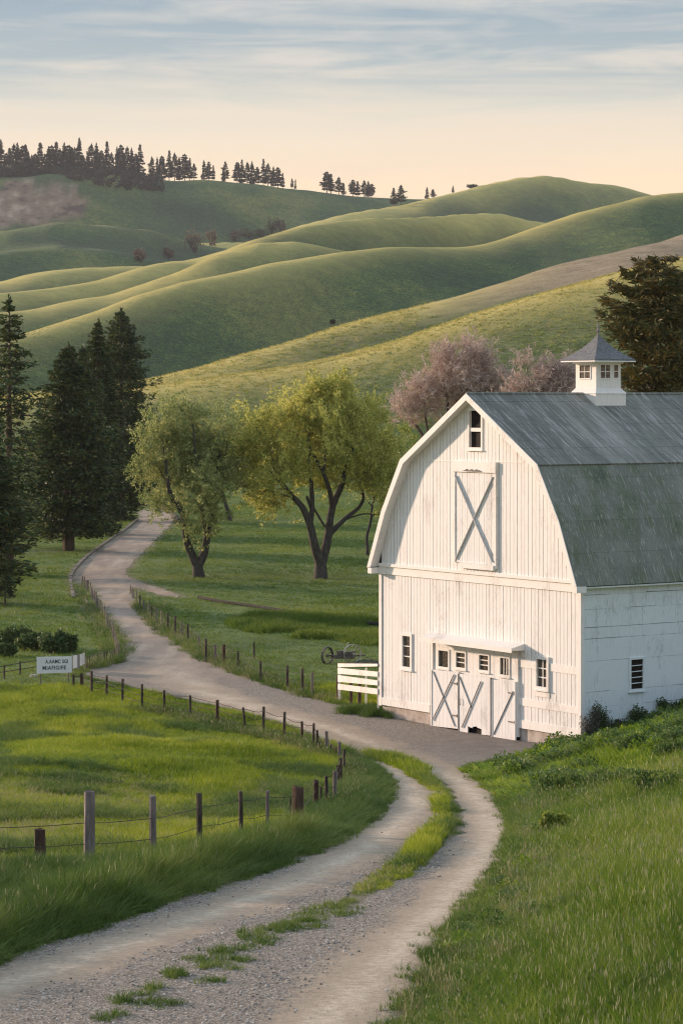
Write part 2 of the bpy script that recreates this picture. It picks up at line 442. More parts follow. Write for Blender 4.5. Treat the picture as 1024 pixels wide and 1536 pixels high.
# ------------------------------------------------------------------ ground: one sheet from the foreground to the far hills
ys = [4.0]
while ys[-1] < 5200:
    Y = ys[-1]; ys.append(Y + max(0.33, Y * (0.0052 if Y < 1200 else 0.009)))
ys = np.array(ys)
ps = np.concatenate([np.arange(-9000, -1200, 300), np.arange(-1200, -100, 40), np.arange(-100, 1124, 6.0), np.arange(1124, 2200, 40), np.arange(2200, 10001, 300)])
PS, YS = np.meshgrid(ps, ys)
XS = (PS - CX) / F * (YS + 12)
ZS = height(XS, YS)
nr, nc = XS.shape
ii = np.arange(nr * nc).reshape(nr, nc)
q = np.stack([ii[:-1, :-1], ii[:-1, 1:], ii[1:, 1:], ii[1:, :-1]], -1).reshape(-1, 4)
GP = CX + F * XS / YS; GPY = HY + F * (CZ - ZS) / YS
# dry tan field on the right shoulder of ridge A, eroded bank on the far left ridge
lineA = np.interp(GP, _PX, _lines['A'][0]); dA = np.interp(GP, _PX, _lines['A'][1]); dB = np.interp(GP, _PX, _lines['B'][1])
tan = ss(560, 900, GP) * ss(dB + 30, dB + 80, YS) * (1 - ss(dA + 60, dA + 90, YS)) * ss(34 + 8 * vnoise(GP / 60, YS / 60, 31), 20, np.clip((CZ + 0, 0)[0] * 0 + np.abs(GPY - lineA), 0, 200) * (1 - 0.3 * ss(760, 900, GP)))
dG = np.interp(GP, _PX, _lines['G'][1])
er = ss(1.05, 0.9, np.sqrt(((GP - 20) / 115.0) ** 2 + ((GPY - 306) / 34.0) ** 2) + 0.14 * vnoise(GP / 14, GPY / 7, 41)) * ss(1500, 1600, YS)
# mask for the golden sunlit bands painted along the crests of the ridges
crest = np.zeros_like(XS)
for nm in ('B', 'A', 'C', 'D2', 'D', 'E', 'F'):
    dd = np.interp(GP, _PX, _lines[nm][1]); crest = np.maximum(crest, np.exp(-((YS - dd + 6 + 16 * vnoise(XS / 30, YS / 30, 91)) / ((26 if nm in 'AB' else 15) + 0.018 * dd)) ** 2))
Xf = XS.ravel(); Yf = YS.ravel()
m = (Yf < 340) & (np.abs(Xf) < 80)
dr = np.full(Xf.shape, 9.0)
dr[m] = np.minimum(dist_poly(Xf[m], Yf[m], ROADr[::2]), dist_poly(Xf[m], Yf[m], MEDr[::2]))
soil = np.exp(-(dr / 0.55) ** 2)
gm = fast_mesh('ground', np.stack([XS, YS, ZS], -1), q, None, {'tan': tan.ravel(), 'crest': crest.ravel(), 'erode': er.ravel(), 'soil': soil, 'hill': ss(330, 480, Yf), 'dist': Yf / 1000.0})

def ground_mat():
    m, nt, out = new_mat('pasture_ground')
    g = pos(nt); hl = attr(nt, 'hill'); cst = attr(nt, 'crest'); ds = attr(nt, 'dist')
    # near pasture (seen between the tufts)
    n1 = noise(nt, g, 0.13, 5, 0.6); n2 = noise(nt, g, 2.6, 6, 0.7); n3 = noise(nt, mapping(nt, g, (3, 1, 3)), 7.0, 3, 0.7)
    near = ramp(nt, mathn(nt, 'ADD', mathn(nt, 'MULTIPLY', n1, 0.55), mathn(nt, 'MULTIPLY', n2, 0.45)),
        [(0.32, (0.045, 0.085, 0.012)), (0.48, (0.085, 0.145, 0.020)), (0.62, (0.135, 0.185, 0.032)), (0.72, (0.19, 0.20, 0.055))])
    # wheat and grass on the hills, drill rows and soft patches
    h1 = noise(nt, g, 0.011, 5, 0.55); h2 = noise(nt, g, 0.16, 5, 0.65); h3 = noise(nt, g, 1.1, 4, 0.7)
    hf = mathn(nt, 'ADD', mathn(nt, 'MULTIPLY', h1, 0.6), mathn(nt, 'ADD', mathn(nt, 'MULTIPLY', h2, 0.2), mathn(nt, 'MULTIPLY', h3, 0.2)))
    hill = ramp(nt, hf, [(0.38, (0.020, 0.060, 0.017)), (0.47, (0.042, 0.102, 0.020)), (0.53, (0.084, 0.148, 0.026)), (0.60, (0.19, 0.215, 0.046))])
    hill = mixc(nt, 1.0, hill, ramp(nt, mathn(nt, 'ADD', mathn(nt, 'MULTIPLY', h3, 0.6), mathn(nt, 'MULTIPLY', noise(nt, mapping(nt, g, (1, 0.35, 1)), 0.33, 5, 0.8), 0.4)), [(0.38, (0.35, 0.40, 0.40)), (0.5, (0.80, 0.80, 0.80)), (0.62, (1.45, 1.38, 1.15))]), 'MULTIPLY')
    hill = mixc(nt, mathn(nt, 'MULTIPLY', cst, mathn(nt, 'ADD', 0.52, h2), True), hill, (0.58, 0.48, 0.13))  # gold of the sunlit crests mixed into the hill colour
    c = mixc(nt, hl, near, hill)
    tanc = ramp(nt, mathn(nt, 'ADD', mathn(nt, 'MULTIPLY', h2, 0.5), mathn(nt, 'MULTIPLY', h3, 0.5)), [(0.35, (0.16, 0.12, 0.065)), (0.5, (0.30, 0.23, 0.135)), (0.62, (0.42, 0.34, 0.23))])
    c = mixc(nt, attr(nt, 'tan'), c, tanc)
    e1 = noise(nt, mapping(nt, g, (1, 0.30, 1.6), (0, 0, 0), (0.25, 0.1, 0.6)), 0.055, 5, 0.62)
    ec = ramp(nt, e1, [(0.38, (0.10, 0.065, 0.045)), (0.46, (0.24, 0.155, 0.10)), (0.56, (0.32, 0.215, 0.145)), (0.66, (0.50, 0.37, 0.26))])
    c = mixc(nt, attr(nt, 'erode'), c, ec)
    sc = ramp(nt, n2, [(0.35, (0.10, 0.08, 0.045)), (0.65, (0.24, 0.20, 0.14))])
    c = mixc(nt, mathn(nt, 'MULTIPLY', attr(nt, 'soil'), 0.85), c, sc)
    b1 = bump(nt, mathn(nt, 'ADD', n2, mathn(nt, 'MULTIPLY', n3, 0.6)), 0.9, 0.12)
    b2 = N(nt, 'ShaderNodeBump', inp={'Strength': 0.9, 'Distance': 1.4})
    L(nt, mathn(nt, 'MULTIPLY', mathn(nt, 'ADD', mathn(nt, 'MULTIPLY', h2, 1.2), h3), hl), b2.inputs['Height']); L(nt, b1, b2.inputs['Normal'])
    p = principled(nt, out, c, 0.95, b2.outputs[0], 0, 0.08)
    p.inputs['Sheen Weight'].default_value = 0.12; p.inputs['Sheen Roughness'].default_value = 0.6
    return m
ground = tag(link('ground', gm, ground_mat(), None, True), 'green pasture ground rising into rolling grassy hills', kind='structure')

# ------------------------------------------------------------------ camera, sun, sky, haze
cam_d = bpy.data.cameras.new('camera'); cam = bpy.data.objects.new('camera', cam_d); COL.objects.link(cam)
cam.location = (0, 0, CZ); cam.rotation_euler = (math.radians(90), 0, 0)
cam_d.sensor_fit = 'VERTICAL'; cam_d.sensor_height = 36.0; cam_d.sensor_width = 24.0
cam_d.lens = 36.0 * F / 1536.0
cam_d.shift_y = -(768 - HY) / 1536.0
cam_d.clip_start = 0.5; cam_d.clip_end = 12000
scene.camera = cam

SUN_EL = math.radians(10.5); SUN_D = Vector((-0.84, 0.54, 0)).normalized()
sd = Vector((SUN_D.x * math.cos(SUN_EL), SUN_D.y * math.cos(SUN_EL), math.sin(SUN_EL)))
sun_l = bpy.data.lights.new('sun', 'SUN'); sun_l.energy = 3.0; sun_l.angle = math.radians(2.5); sun_l.color = (1.0, 0.72, 0.53)
sun = bpy.data.objects.new('sun', sun_l); COL.objects.link(sun)
sun.rotation_euler = sd.to_track_quat('Z', 'Y').to_euler(); sun.location = (-50, 40, 60)

EXPO = 1.2
w = bpy.data.worlds.new('World'); scene.world = w; w.use_nodes = True
nt = w.node_tree; nt.nodes.clear()
wo = nt.nodes.new('ShaderNodeOutputWorld'); bg = N(nt, 'ShaderNodeBackground', inp={'Strength': 0.15}); L(nt, bg.outputs[0], wo.inputs[0])
tc = N(nt, 'ShaderNodeTexCoord').outputs['Generated']
sp = N(nt, 'ShaderNodeSeparateXYZ'); L(nt, tc, sp.inputs[0])
el = sp.outputs['Z']
sky = N(nt, 'ShaderNodeTexSky', sky_type='NISHITA', sun_disc=False, sun_elevation=SUN_EL, sun_rotation=math.atan2(SUN_D.x, SUN_D.y), air_density=1.0, dust_density=1.5, ozone_density=2.0)
K = 1.15 / (2 ** EXPO * 0.15)
def kc(c, s=1.0): return (c[0] * s, c[1] * s, c[2] * s)
el2 = mathn(nt, 'MULTIPLY', el, 2.0)
grad = ramp(nt, el2, [(0.0, (0.95, 0.72, 0.47)), (0.17, (0.93, 0.72, 0.49)), (0.200, (0.82, 0.70, 0.54)), (0.225, (0.64, 0.62, 0.54)), (0.255, (0.39, 0.46, 0.48)), (0.31, (0.27, 0.37, 0.445)), (0.6, (0.27, 0.37, 0.48)), (1.0, (0.26, 0.36, 0.48))])
mp = N(nt, 'ShaderNodeMapping', inp={'Scale': (2.6, 2.6, 38.0), 'Rotation': (0, 0.05, 0), 'Location': (3.1, 0.0, 1.3)}); L(nt, tc, mp.inputs[0])
c1 = noise(nt, mp.outputs[0], 1.6, 5, 0.5, 1.2)
mp2 = N(nt, 'ShaderNodeMapping', inp={'Scale': (11.0, 11.0, 90.0), 'Rotation': (0, -0.16, 0), 'Location': (1.0, 0.0, 4.3)}); L(nt, tc, mp2.inputs[0])
c2 = noise(nt, mp2.outputs[0], 1.3, 5, 0.6, 1.6)
cm = mathn(nt, 'ADD', mathn(nt, 'MULTIPLY', c1, 0.7), mathn(nt, 'MULTIPLY', c2, 0.3))
cmask = ramp(nt, cm, [(0.44, (0, 0, 0)), (0.60, (1, 1, 1))])
ccol = ramp(nt, el2, [(0.17, (0.84, 0.66, 0.49)), (0.22, (0.80, 0.68, 0.54)), (0.27, (0.72, 0.66, 0.58)), (0.33, (0.60, 0.60, 0.57))])
skyc = mixc(nt, mathn(nt, 'MULTIPLY', cmask, 0.68), grad, ccol)
sc10 = N(nt, 'ShaderNodeVectorMath', operation='SCALE', inp={'Scale': K}); L(nt, skyc, sc10.inputs[0])
up = ramp(nt, el, [(0.30, (0, 0, 0)), (0.45, (1, 1, 1))])
L(nt, mixc(nt, up, sc10.outputs[0], mixc(nt, 0.7, sky.outputs[0], (2.15, 2.5, 2.9))), bg.inputs[0])

hm, hnt, hout = new_mat('valley_haze')
pv = N(hnt, 'ShaderNodeVolumePrincipled', inp={'Color': (0.86, 0.90, 0.97, 1), 'Density': 0.000045, 'Anisotropy': 0.2})
L(hnt, pv.outputs[0], hout.inputs['Volume'])
hb = MB(); hb.box(-2600, 2600, -60, 5100, -60, 420)
if not globals().get('NOHAZE'):
    tag(hb.build('haze', hm), 'thin pale evening haze over the valley', kind='stuff')

vs_ = scene.view_settings; vs_.view_transform = 'Standard'; vs_.look = 'None'; vs_.exposure = EXPO; vs_.gamma = 1.0; vs_.use_curve_mapping = False
cy = scene.cycles
cy.max_bounces = 5; cy.diffuse_bounces = 3; cy.glossy_bounces = 2; cy.transmission_bounces = 3; cy.volume_bounces = 0; cy.transparent_max_bounces = 6
cy.caustics_reflective = False; cy.caustics_refractive = False
cy.use_denoising = True
scene.cycles.filter_width = 1.15

# ------------------------------------------------------------------ the barn
BR = Vector((9.66, 104.0, 0.0)); TH = math.radians(34.4)
Tu = Vector((-math.sin(TH), math.cos(TH), 0)); Sv = Vector((math.cos(TH), math.sin(TH), 0)); BW = 13.93
def wall_u(px, v=0.0):
    k = (px - CX) / F
    X0 = BR.x + v * Sv.x; Y0 = BR.y + v * Sv.y
    return (X0 - k * Y0) / (k * Tu.y - Tu.x)
def wall_z(px, py, v=0.0):
    u = wall_u(px, v); Y = BR.y + v * Sv.y + u * Tu.y
    return CZ - (py - HY) / F * Y
def side_v(px, u=0.0):
    k = (px - CX) / F
    X0 = BR.x + u * Tu.x; Y0 = BR.y + u * Tu.y
    return (k * Y0 - X0) / (Sv.x - k * Sv.y)
def side_z(px, py, u=0.0):
    v = side_v(px, u); return CZ - (py - HY) / F * (BR.y + u * Tu.y + v * Sv.y)

def kd(c, k): return (c[0] * k, c[1] * k, c[2] * k)
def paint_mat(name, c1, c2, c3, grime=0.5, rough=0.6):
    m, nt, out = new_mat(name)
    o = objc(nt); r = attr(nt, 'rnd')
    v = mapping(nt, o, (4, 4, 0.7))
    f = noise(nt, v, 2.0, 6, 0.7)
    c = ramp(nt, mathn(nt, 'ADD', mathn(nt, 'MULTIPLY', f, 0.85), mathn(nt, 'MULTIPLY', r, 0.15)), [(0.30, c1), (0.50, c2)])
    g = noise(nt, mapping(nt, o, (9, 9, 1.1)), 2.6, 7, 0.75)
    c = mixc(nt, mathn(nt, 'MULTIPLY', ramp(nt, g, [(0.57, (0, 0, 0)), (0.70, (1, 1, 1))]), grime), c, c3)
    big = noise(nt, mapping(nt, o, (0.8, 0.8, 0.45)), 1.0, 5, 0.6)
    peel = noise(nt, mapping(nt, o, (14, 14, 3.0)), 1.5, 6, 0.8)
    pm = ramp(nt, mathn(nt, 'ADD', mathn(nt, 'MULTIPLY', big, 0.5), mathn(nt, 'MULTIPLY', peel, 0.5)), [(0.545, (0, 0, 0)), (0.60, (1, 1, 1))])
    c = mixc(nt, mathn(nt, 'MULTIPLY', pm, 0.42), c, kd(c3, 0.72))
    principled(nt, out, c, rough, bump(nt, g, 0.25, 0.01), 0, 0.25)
    return m
M_WHITE = paint_mat('weathered_white_paint', (0.68, 0.67, 0.655), (0.80, 0.79, 0.775), (0.47, 0.44, 0.41), 0.6)
M_DOORW = paint_mat('worn_door_paint', (0.66, 0.66, 0.66), (0.78, 0.78, 0.775), (0.42, 0.39, 0.36), 0.6)
M_SIDEW = paint_mat('shade_tinted_side_paint', (0.64, 0.69, 0.71), (0.72, 0.78, 0.805), (0.33, 0.35, 0.36), 0.5)  # bluish cast of the wall's shade put into its white
M_TRIM = paint_mat('trim_white_paint', (0.74, 0.72, 0.69), (0.82, 0.80, 0.77), (0.50, 0.45, 0.40), 0.5)
M_GREYW = simple_mat('bare_weathered_timber', (0.16, 0.145, 0.13), (0.30, 0.28, 0.26), 6, 0.85, 0.5, 0.01, (1, 1, 0.2))
M_DBR = simple_mat('grey_door_brace', (0.24, 0.235, 0.23), (0.40, 0.39, 0.38), 6, 0.8, 0.3, 0.01)
M_BRACE = simple_mat('pale_grey_brace', (0.46, 0.46, 0.46), (0.62, 0.62, 0.62), 6, 0.8, 0.3, 0.01)
M_FOUND = simple_mat('stucco_foundation', (0.34, 0.29, 0.25), (0.52, 0.46, 0.41), 1.7, 0.92, 0.8, 0.02, (1, 1, 1), lo=0.38, hi=0.6)
M_BRICKR = simple_mat('broken_red_masonry', (0.17, 0.09, 0.06), (0.36, 0.22, 0.16), 7, 0.95, 1.0, 0.05)
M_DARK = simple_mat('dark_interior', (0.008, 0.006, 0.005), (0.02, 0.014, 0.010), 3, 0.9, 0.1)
def glass_mat():
    m, nt, out = new_mat('old_dusty_glass')
    f = noise(nt, mapping(nt, objc(nt), (1, 5, 2)), 5, 4, 0.7)
    c = ramp(nt, f, [(0.4, (0.02, 0.017, 0.014)), (0.62, (0.16, 0.13, 0.11))])
    principled(nt, out, c, 0.18, bump(nt, f, 0.15, 0.01), 0, 0.4)
    return m
M_GLASS = glass_mat()

def roof_mat(name, low):
    m, nt, out = new_mat(name)
    o = objc(nt)
    sx = mapping(nt, o, (1, 0.10, 0.10))
    f1 = noise(nt, mapping(nt, o, (1, 0.12, 0.12)), 0.9, 4, 0.6)
    f2 = noise(nt, mapping(nt, o, (7, 0.5, 0.5)), 1.3, 6, 0.75)
    f3 = noise(nt, mapping(nt, o, (1, 0.6, 0.6)), 0.55, 7, 0.72)
    f4 = noise(nt, mapping(nt, o, (11, 1.0, 1.0)), 2.0, 6, 0.8)
    if low:
        c = ramp(nt, f3, [(0.36, (0.075, 0.095, 0.068)), (0.45, (0.125, 0.155, 0.10)), (0.52, (0.155, 0.17, 0.14)), (0.62, (0.205, 0.22, 0.185))])
        c = mixc(nt, mathn(nt, 'MULTIPLY', ramp(nt, f1, [(0.5, (0, 0, 0)), (0.7, (1, 1, 1))]), 0.5), c, (0.13, 0.145, 0.14))
        c = mixc(nt, mathn(nt, 'MULTIPLY', ramp(nt, f4, [(0.55, (0, 0, 0)), (0.62, (1, 1, 1))]), 0.8), c, (0.42, 0.44, 0.40))
        c = mixc(nt, mathn(nt, 'MULTIPLY', ramp(nt, f2, [(0.6, (0, 0, 0)), (0.75, (1, 1, 1))]), 0.5), c, (0.045, 0.05, 0.05))
    else:
        c = ramp(nt, f1, [(0.35, (0.125, 0.13, 0.115)), (0.52, (0.18, 0.185, 0.16)), (0.66, (0.27, 0.27, 0.24))])
        c = mixc(nt, mathn(nt, 'MULTIPLY', ramp(nt, f2, [(0.53, (0, 0, 0)), (0.62, (1, 1, 1))]), 0.8), c, (0.42, 0.42, 0.41))
        c = mixc(nt, mathn(nt, 'MULTIPLY', ramp(nt, f2, [(0.40, (1, 1, 1)), (0.47, (0, 0, 0))]), 0.35), c, (0.06, 0.065, 0.07))
        c = mixc(nt, mathn(nt, 'MULTIPLY', ramp(nt, f3, [(0.5, (0, 0, 0)), (0.7, (1, 1, 1))]), 0.35), c, (0.20, 0.24, 0.18))
    principled(nt, out, c, 0.7, bump(nt, f4, 0.4, 0.02), 0.0, 0.3)
    return m
M_ROOFU = roof_mat('weathered_roof_streaks', False); M_ROOFL = roof_mat('mossy_shingle_roof', True)

barn = empty('barn', BR, 'large weathered white gambrel-roofed barn with cupola beside the gravel road', 'barn', rz=TH)
# local axes: x = along the side wall (v), y = along the front wall (u), z up; outside of the front is -x
PROF = [(-0.34, 6.70), (0.78, 9.28), (2.18, 11.56), (6.965, 14.46), (11.75, 11.56), (13.15, 9.28), (14.27, 6.70)]
def roof_at(u): return float(np.interp(u, [p[0] for p in PROF], [p[1] for p in PROF]))

ops = {}   # front openings in (u0,u1,z0,z1)
def rect(name, x0, x1, y0, y1, v=0.0):
    ua, ub = wall_u(x1, v), wall_u(x0, v); xm = (x0 + x1) / 2
    r = (ua, ub, wall_z(xm, y1, v), wall_z(xm, y0, v)); ops[name] = r; return r
loft = rect('loft', 706.5, 724, 616, 671)
lwin = rect('lwin', 605.5, 617, 954, 1000)
rwin = rect('rwin', 807, 822, 989, 1030)
SID0 = 0.68; BELT = 6.42; UP0 = 6.86
def boards(mb, z0f, z1f, vout, openings, w=0.235, gap=0.026, u0=0.12, u1=BW - 0.12, t=0.035):
    u = u0; k = 0
    while u < u1 - 0.02:
        e = min(u + w, u1); cuts = [u, e - gap]
        for o in openings:
            for c in (o[0], o[1]):
                if u < c < e - gap: cuts.append(c)
        cuts.sort(); rr = random.random()
        jit = random.uniform(-0.004, 0.004)
        for a, b in zip(cuts[:-1], cuts[1:]):
            mid = (a + b) / 2; spans = [(z0f, None)]
            zlo = z0f; segs = []
            hit_ = sorted([(o[2], o[3]) for o in openings if o[0] < mid < o[1]])
            for (oz0, oz1) in hit_:
                segs.append((zlo, oz0)); zlo = oz1
            segs.append((zlo, 'top'))
            for s0, s1 in segs:
                za = z1f(a) if s1 == 'top' else s1; zb = z1f(b) if s1 == 'top' else s1
                if za - s0 < 0.02 and zb - s0 < 0.02: continue
                za = max(za, s0 + 0.01); zb = max(zb, s0 + 0.01)
                x0, x1 = -vout + jit, -vout + t
                p = [(x0, a, s0), (x1, a, s0), (x1, b, s0), (x0, b, s0), (x0, a, za), (x1, a, za), (x1, b, zb), (x0, b, zb)]
                bb = len(mb.v); mb.v += p; mb.r += [rr] * 8
                mb.f += [tuple(bb + i for i in f) for f in [(3, 2, 1, 0), (4, 5, 6, 7), (0, 1, 5, 4), (1, 2, 6, 5), (2, 3, 7, 6), (3, 0, 4, 7)]]
        u = e; k += 1
dz = wall_z(714, 965); du0 = wall_u(776.5); du1 = wall_u(651.5)
doorhole = (du0, du1, 0.0, 3.72)
mb = MB(); boards(mb, SID0, lambda u: BELT, 0.04, [lwin, rwin, doorhole])
boards(mb, UP0, lambda u: roof_at(u) - 0.10, 0.09, [loft], w=0.245)
mb.build('front_siding', M_WHITE, barn)
# sheathing behind the boards
mb = MB(); pts = [(0.02, SID0), (BW - 0.02, SID0)] + [(u, z - 0.16) for u, z in reversed(PROF[1:-1])]
pts = [(0.06, 0.7), (BW - 0.06, 0.7), (BW - 0.06, 6.9), (13.0, 9.1), (11.65, 11.35), (6.965, 14.25), (2.28, 11.35), (0.93, 9.1), (0.06, 6.9)]
mb.prism([[(0.02, u, z) for u, z in pts], [(0.10, u, z) for u, z in pts]], 0, 0)
mb.build('sheathing', M_GREYW, barn)
mb = MB(); mb.box(0.15, 29.8, 0.12, 13.8, 0.1, 6.6)
mb.build('interior', M_DARK, barn)
# belt trims, corner boards, skirt boards
mb = MB()
mb.box(-0.10, 0.0, -0.07, BW + 0.07, BELT, UP0 - 0.09)
mb.box(-0.17, 0.0, -0.06, BW + 0.06, UP0 - 0.088, UP0 + 0.04)
for (a, b) in ((0.0, wall_u(779)), (wall_u(648), BW)):
    mb.box(-0.075, 0.0, a + 0.115, b - (0.115 if b == BW else 0), SID0 - 0.12, SID0 + 0.22)
a, b = 0.13, wall_u(779)
zt = wall_z(840, 1003); zm = wall_z(840, 1061)
mb.box(-0.068, 0.0, a, rwin[0] - 0.16, zt - 0.15, zt + 0.17); mb.box(-0.068, 0.0, rwin[1] + 0.16, b, zt - 0.15, zt + 0.17)
mb.box(-0.066, 0.0, a, b, zm - 0.16, zm + 0.15)
mb.box(-0.105, 0.0, wall_u(700) , wall_u(632), wall_z(665, 690) - 0.05, wall_z(665, 690))
mb.box(-0.105, 0.0, wall_u(786) , wall_u(748), wall_z(765, 692) - 0.04, wall_z(765, 692))
mb.build('trim_board', M_TRIM, barn)
for y0, y1 in ((-0.085, 0.115), (BW - 0.115, BW + 0.085)):
    mb = MB(); mb.box(-0.085, 0.10, y0, y1, 0.52, BELT - 0.01); mb.build('corner_board', M_TRIM, barn)
# foundation
mb = MB(); mb.box(0.03, 29.7, 0.62, wall_u(779), -1.0, SID0 - 0.12)
mb.box(0.035, 29.7, wall_u(650), BW - 0.03, -1.0, SID0 - 0.12)
mb.build('foundation', M_FOUND, barn)
mb = MB()
for i in range(22):
    a = random.uniform(0.0, 0.6); z = random.uniform(-0.1, 0.5); s = random.uniform(0.1, 0.2)
    mb.box(0.0 + random.uniform(-0.03, 0.03), 0.3, a, a + s * 1.5, z, z + s * 0.7)
mb.box(0.05, 0.5, 0.03, 0.62, -0.6, 0.5)
mb.build('masonry_corner', M_BRICKR, barn)
# side wall: wide horizontal panels with open joints
mb = MB(); mb.box(0.12, 29.9, 0.03, 0.1, -0.8, 6.72); mb.build('side_sheathing', M_GREYW, barn)
swin = (side_v(944.5), side_v(962.5), side_z(953, 1033), side_z(953, 989))
mb = MB()
zs = [-0.4, 1.02, 1.75, 2.38, 3.62, 4.52, 4.98, 5.72, 6.3, 6.74]
for i in range(len(zs) - 1):
    x = 0.13
    while x < 29.9:
        e = min(x + random.choice([1.4, 1.9, 2.4, 3.2]), 29.95)
        g = random.choice([0.006, 0.012, 0.022]); dz0 = random.uniform(-0.012, 0.012); dz1 = random.uniform(-0.012, 0.012)
        cuts = [x] + [c for c in (swin[0], swin[1]) if x < c < e] + [e]
        rr = random.random()
        for a, b in zip(cuts[:-1], cuts[1:]):
            spans = [(zs[i] + g, zs[i + 1])]
            if swin[0] <= (a + b) / 2 <= swin[1]:
                s = []
                for q0, q1 in spans:
                    if q1 <= swin[2] or q0 >= swin[3]: s.append((q0, q1))
                    else:
                        if q0 < swin[2]: s.append((q0, swin[2]))
                        if q1 > swin[3]: s.append((swin[3], q1))
                spans = s
            for q0, q1 in spans:
                yo = -0.012 - random.uniform(0, 0.012)
                mb.hexa([(a, yo, q0 + dz0), (b - 0.004, yo, q0 + dz1), (b - 0.004, 0.028, q0 + dz1), (a, 0.028, q0 + dz0),
                         (a, yo + 0.004, q1), (b - 0.004, yo + 0.004, q1), (b - 0.004, 0.028, q1), (a, 0.028, q1)])
                mb.r[-8:] = [rr] * 8
        x = e
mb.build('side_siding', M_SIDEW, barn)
mb = MB(); mb.box(0.1, 29.9, BW - 0.1, BW - 0.005, -0.5, 6.72)
pts2 = [(0.06, -0.5), (BW - 0.06, -0.5)] + pts[2:]
mb.prism([[(29.85, u, z) for u, z in pts2], [(29.92, u, z) for u, z in pts2]], 0, 0)
mb.build('rear_siding', M_WHITE, barn)
# roof slopes
V0, V1 = -0.52, 30.3
def slope(i0, i1, mat, lip, name='roof'):
    mb = MB()
    for i in range(i0, i1):
        (ua, za), (ub, zb) = PROF[i], PROF[i + 1]
        d = Vector((0, ub - ua, zb - za)).normalized(); n = Vector((0, -d.z, d.y)) * 0.11
        A = Vector((0, ua, za)); B = Vector((0, ub, zb))
        if lip == 1 and i == i0: A = A - d * 0.10 + Vector((0, 0, 0.035))
        if lip == 2 and i == i1 - 1: B = B + d * 0.10 + Vector((0, 0, 0.035))
        # thin overlapping courses give the slope its horizontal lines
        ln = (B - A).length; nco = max(2, int(ln / 0.62)); 
        if nco % 1: pass
        for c in range(nco):
            p = A + (B - A) * (c / nco); q = A + (B - A) * ((c + 1) / nco + (0.02 if c < nco - 1 else 0))
            up = n.normalized() * (0.005 if (lip != 2 and d.z > 0) or i < 3 else 0)
            up2 = n.normalized() * (0.008 if i >= 3 else 0)
            for s0 in np.arange(V0, V1, 6.2):
                s1 = min(s0 + 6.19, V1)
                j = n.normalized() * random.uniform(0, 0.006)
                mb.hexa([Vector((s0, 0, 0)) + p - n, Vector((s1, 0, 0)) + p - n, Vector((s1, 0, 0)) + q - n, Vector((s0, 0, 0)) + q - n,
                         Vector((s0, 0, 0)) + p + up + j, Vector((s1, 0, 0)) + p + up + j, Vector((s1, 0, 0)) + q + up2 + j, Vector((s0, 0, 0)) + q + up2 + j])
    return mb.build(name, mat, barn)
slope(0, 2, M_ROOFL, 0); slope(4, 6, M_ROOFL, 0); slope(2, 3, M_ROOFU, 1); slope(3, 4, M_ROOFU, 2)
mb = MB(); mb.tube([(V0, 6.965, 14.47), (8, 6.965, 14.46), (15, 6.965, 14.475), (V1, 6.965, 14.47)], 0.075, 8)
mb.build('ridge_cap', M_ROOFU, barn)
# rake boards and soffit of the front overhang
def offs(i, d_in):
    u, z = PROF[i]; c = Vector((6.965, 8.0)); v = Vector((u, z)) - c
    k = 1 - d_in / v.length
    return c + v * k
def bandseg(mb, i, x0, x1, din, dout):
    a0, b0 = offs(i, dout), offs(i + 1, dout); a1, b1 = offs(i, din), offs(i + 1, din)
    mb.hexa([(x0, a1.x, a1.y), (x1, a1.x, a1.y), (x1, b1.x, b1.y), (x0, b1.x, b1.y), (x0, a0.x, a0.y), (x1, a0.x, a0.y), (x1, b0.x, b0.y), (x0, b0.x, b0.y)])
mb = MB()
for i in range(6): bandseg(mb, i, V0 - 0.035, V0 - 0.002, 0.27, -0.02)
mb.build('rake_board', M_TRIM, barn)
mb = MB()
for i in range(6): bandseg(mb, i, V0 + 0.002, -0.092, 0.19, 0.135)
for u in (-0.2, BW + 0.2):
    mb.box(V0 - 0.01, -0.02, u - 0.16, u + 0.13, 6.44, 6.70)
mb.build('soffit', M_TRIM, barn)
# eave boards along both sides
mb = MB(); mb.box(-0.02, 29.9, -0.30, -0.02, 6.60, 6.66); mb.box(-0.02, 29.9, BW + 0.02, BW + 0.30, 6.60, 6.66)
mb.build('eave_board', M_SIDEW, barn)

# windows: frame, pane, muntins
def window(name, r, x, rows, cols, fw=0.09, proud=0.11, sill=True, mat=M_TRIM, paneM=M_GLASS, parent=barn, slats=False):
    u0, u1, z0, z1 = r
    f = MB()
    xo = x - proud
    f.box(xo, x + 0.02, u0 - fw, u0, z0 - fw, z1 + fw); f.box(xo, x + 0.02, u1, u1 + fw, z0 - fw, z1 + fw)
    f.box(xo, x + 0.02, u0, u1, z1, z1 + fw); f.box(xo, x + 0.02, u0, u1, z0 - fw, z0)
    if sill: f.box(xo - 0.05, x, u0 - fw - 0.04, u1 + fw + 0.04, z0 - fw - 0.05, z0 - fw - 0.002)
    fo = f.build(name, mat, parent)
    for k in range(1, cols):
        mm = MB(); c = u0 + (u1 - u0) * k / cols; mm.box(x - 0.035, x + 0.01, c - 0.02, c + 0.02, z0, z1); mm.build('glazing_bar', mat, fo)
    for k in range(1, rows):
        mm = MB(); c = z0 + (z1 - z0) * k / rows; mm.box(x - 0.037, x + 0.01, u0, u1, c - 0.022, c + 0.022); mm.build('glazing_bar', mat, fo)
    p = MB(); p.box(x, x + 0.015, u0 - 0.01, u1 + 0.01, z0 - 0.01, z1 + 0.01)
    p.build('pane', paneM, fo)
    return fo
tagp = lambda o, s: (o.__setitem__('label', s), o)[1]
w1 = window('window', lwin, 0.0, 3, 1, fw=0.13, proud=0.10); tagp(w1, 'tall narrow window with lifted lower sash, left of the doors')
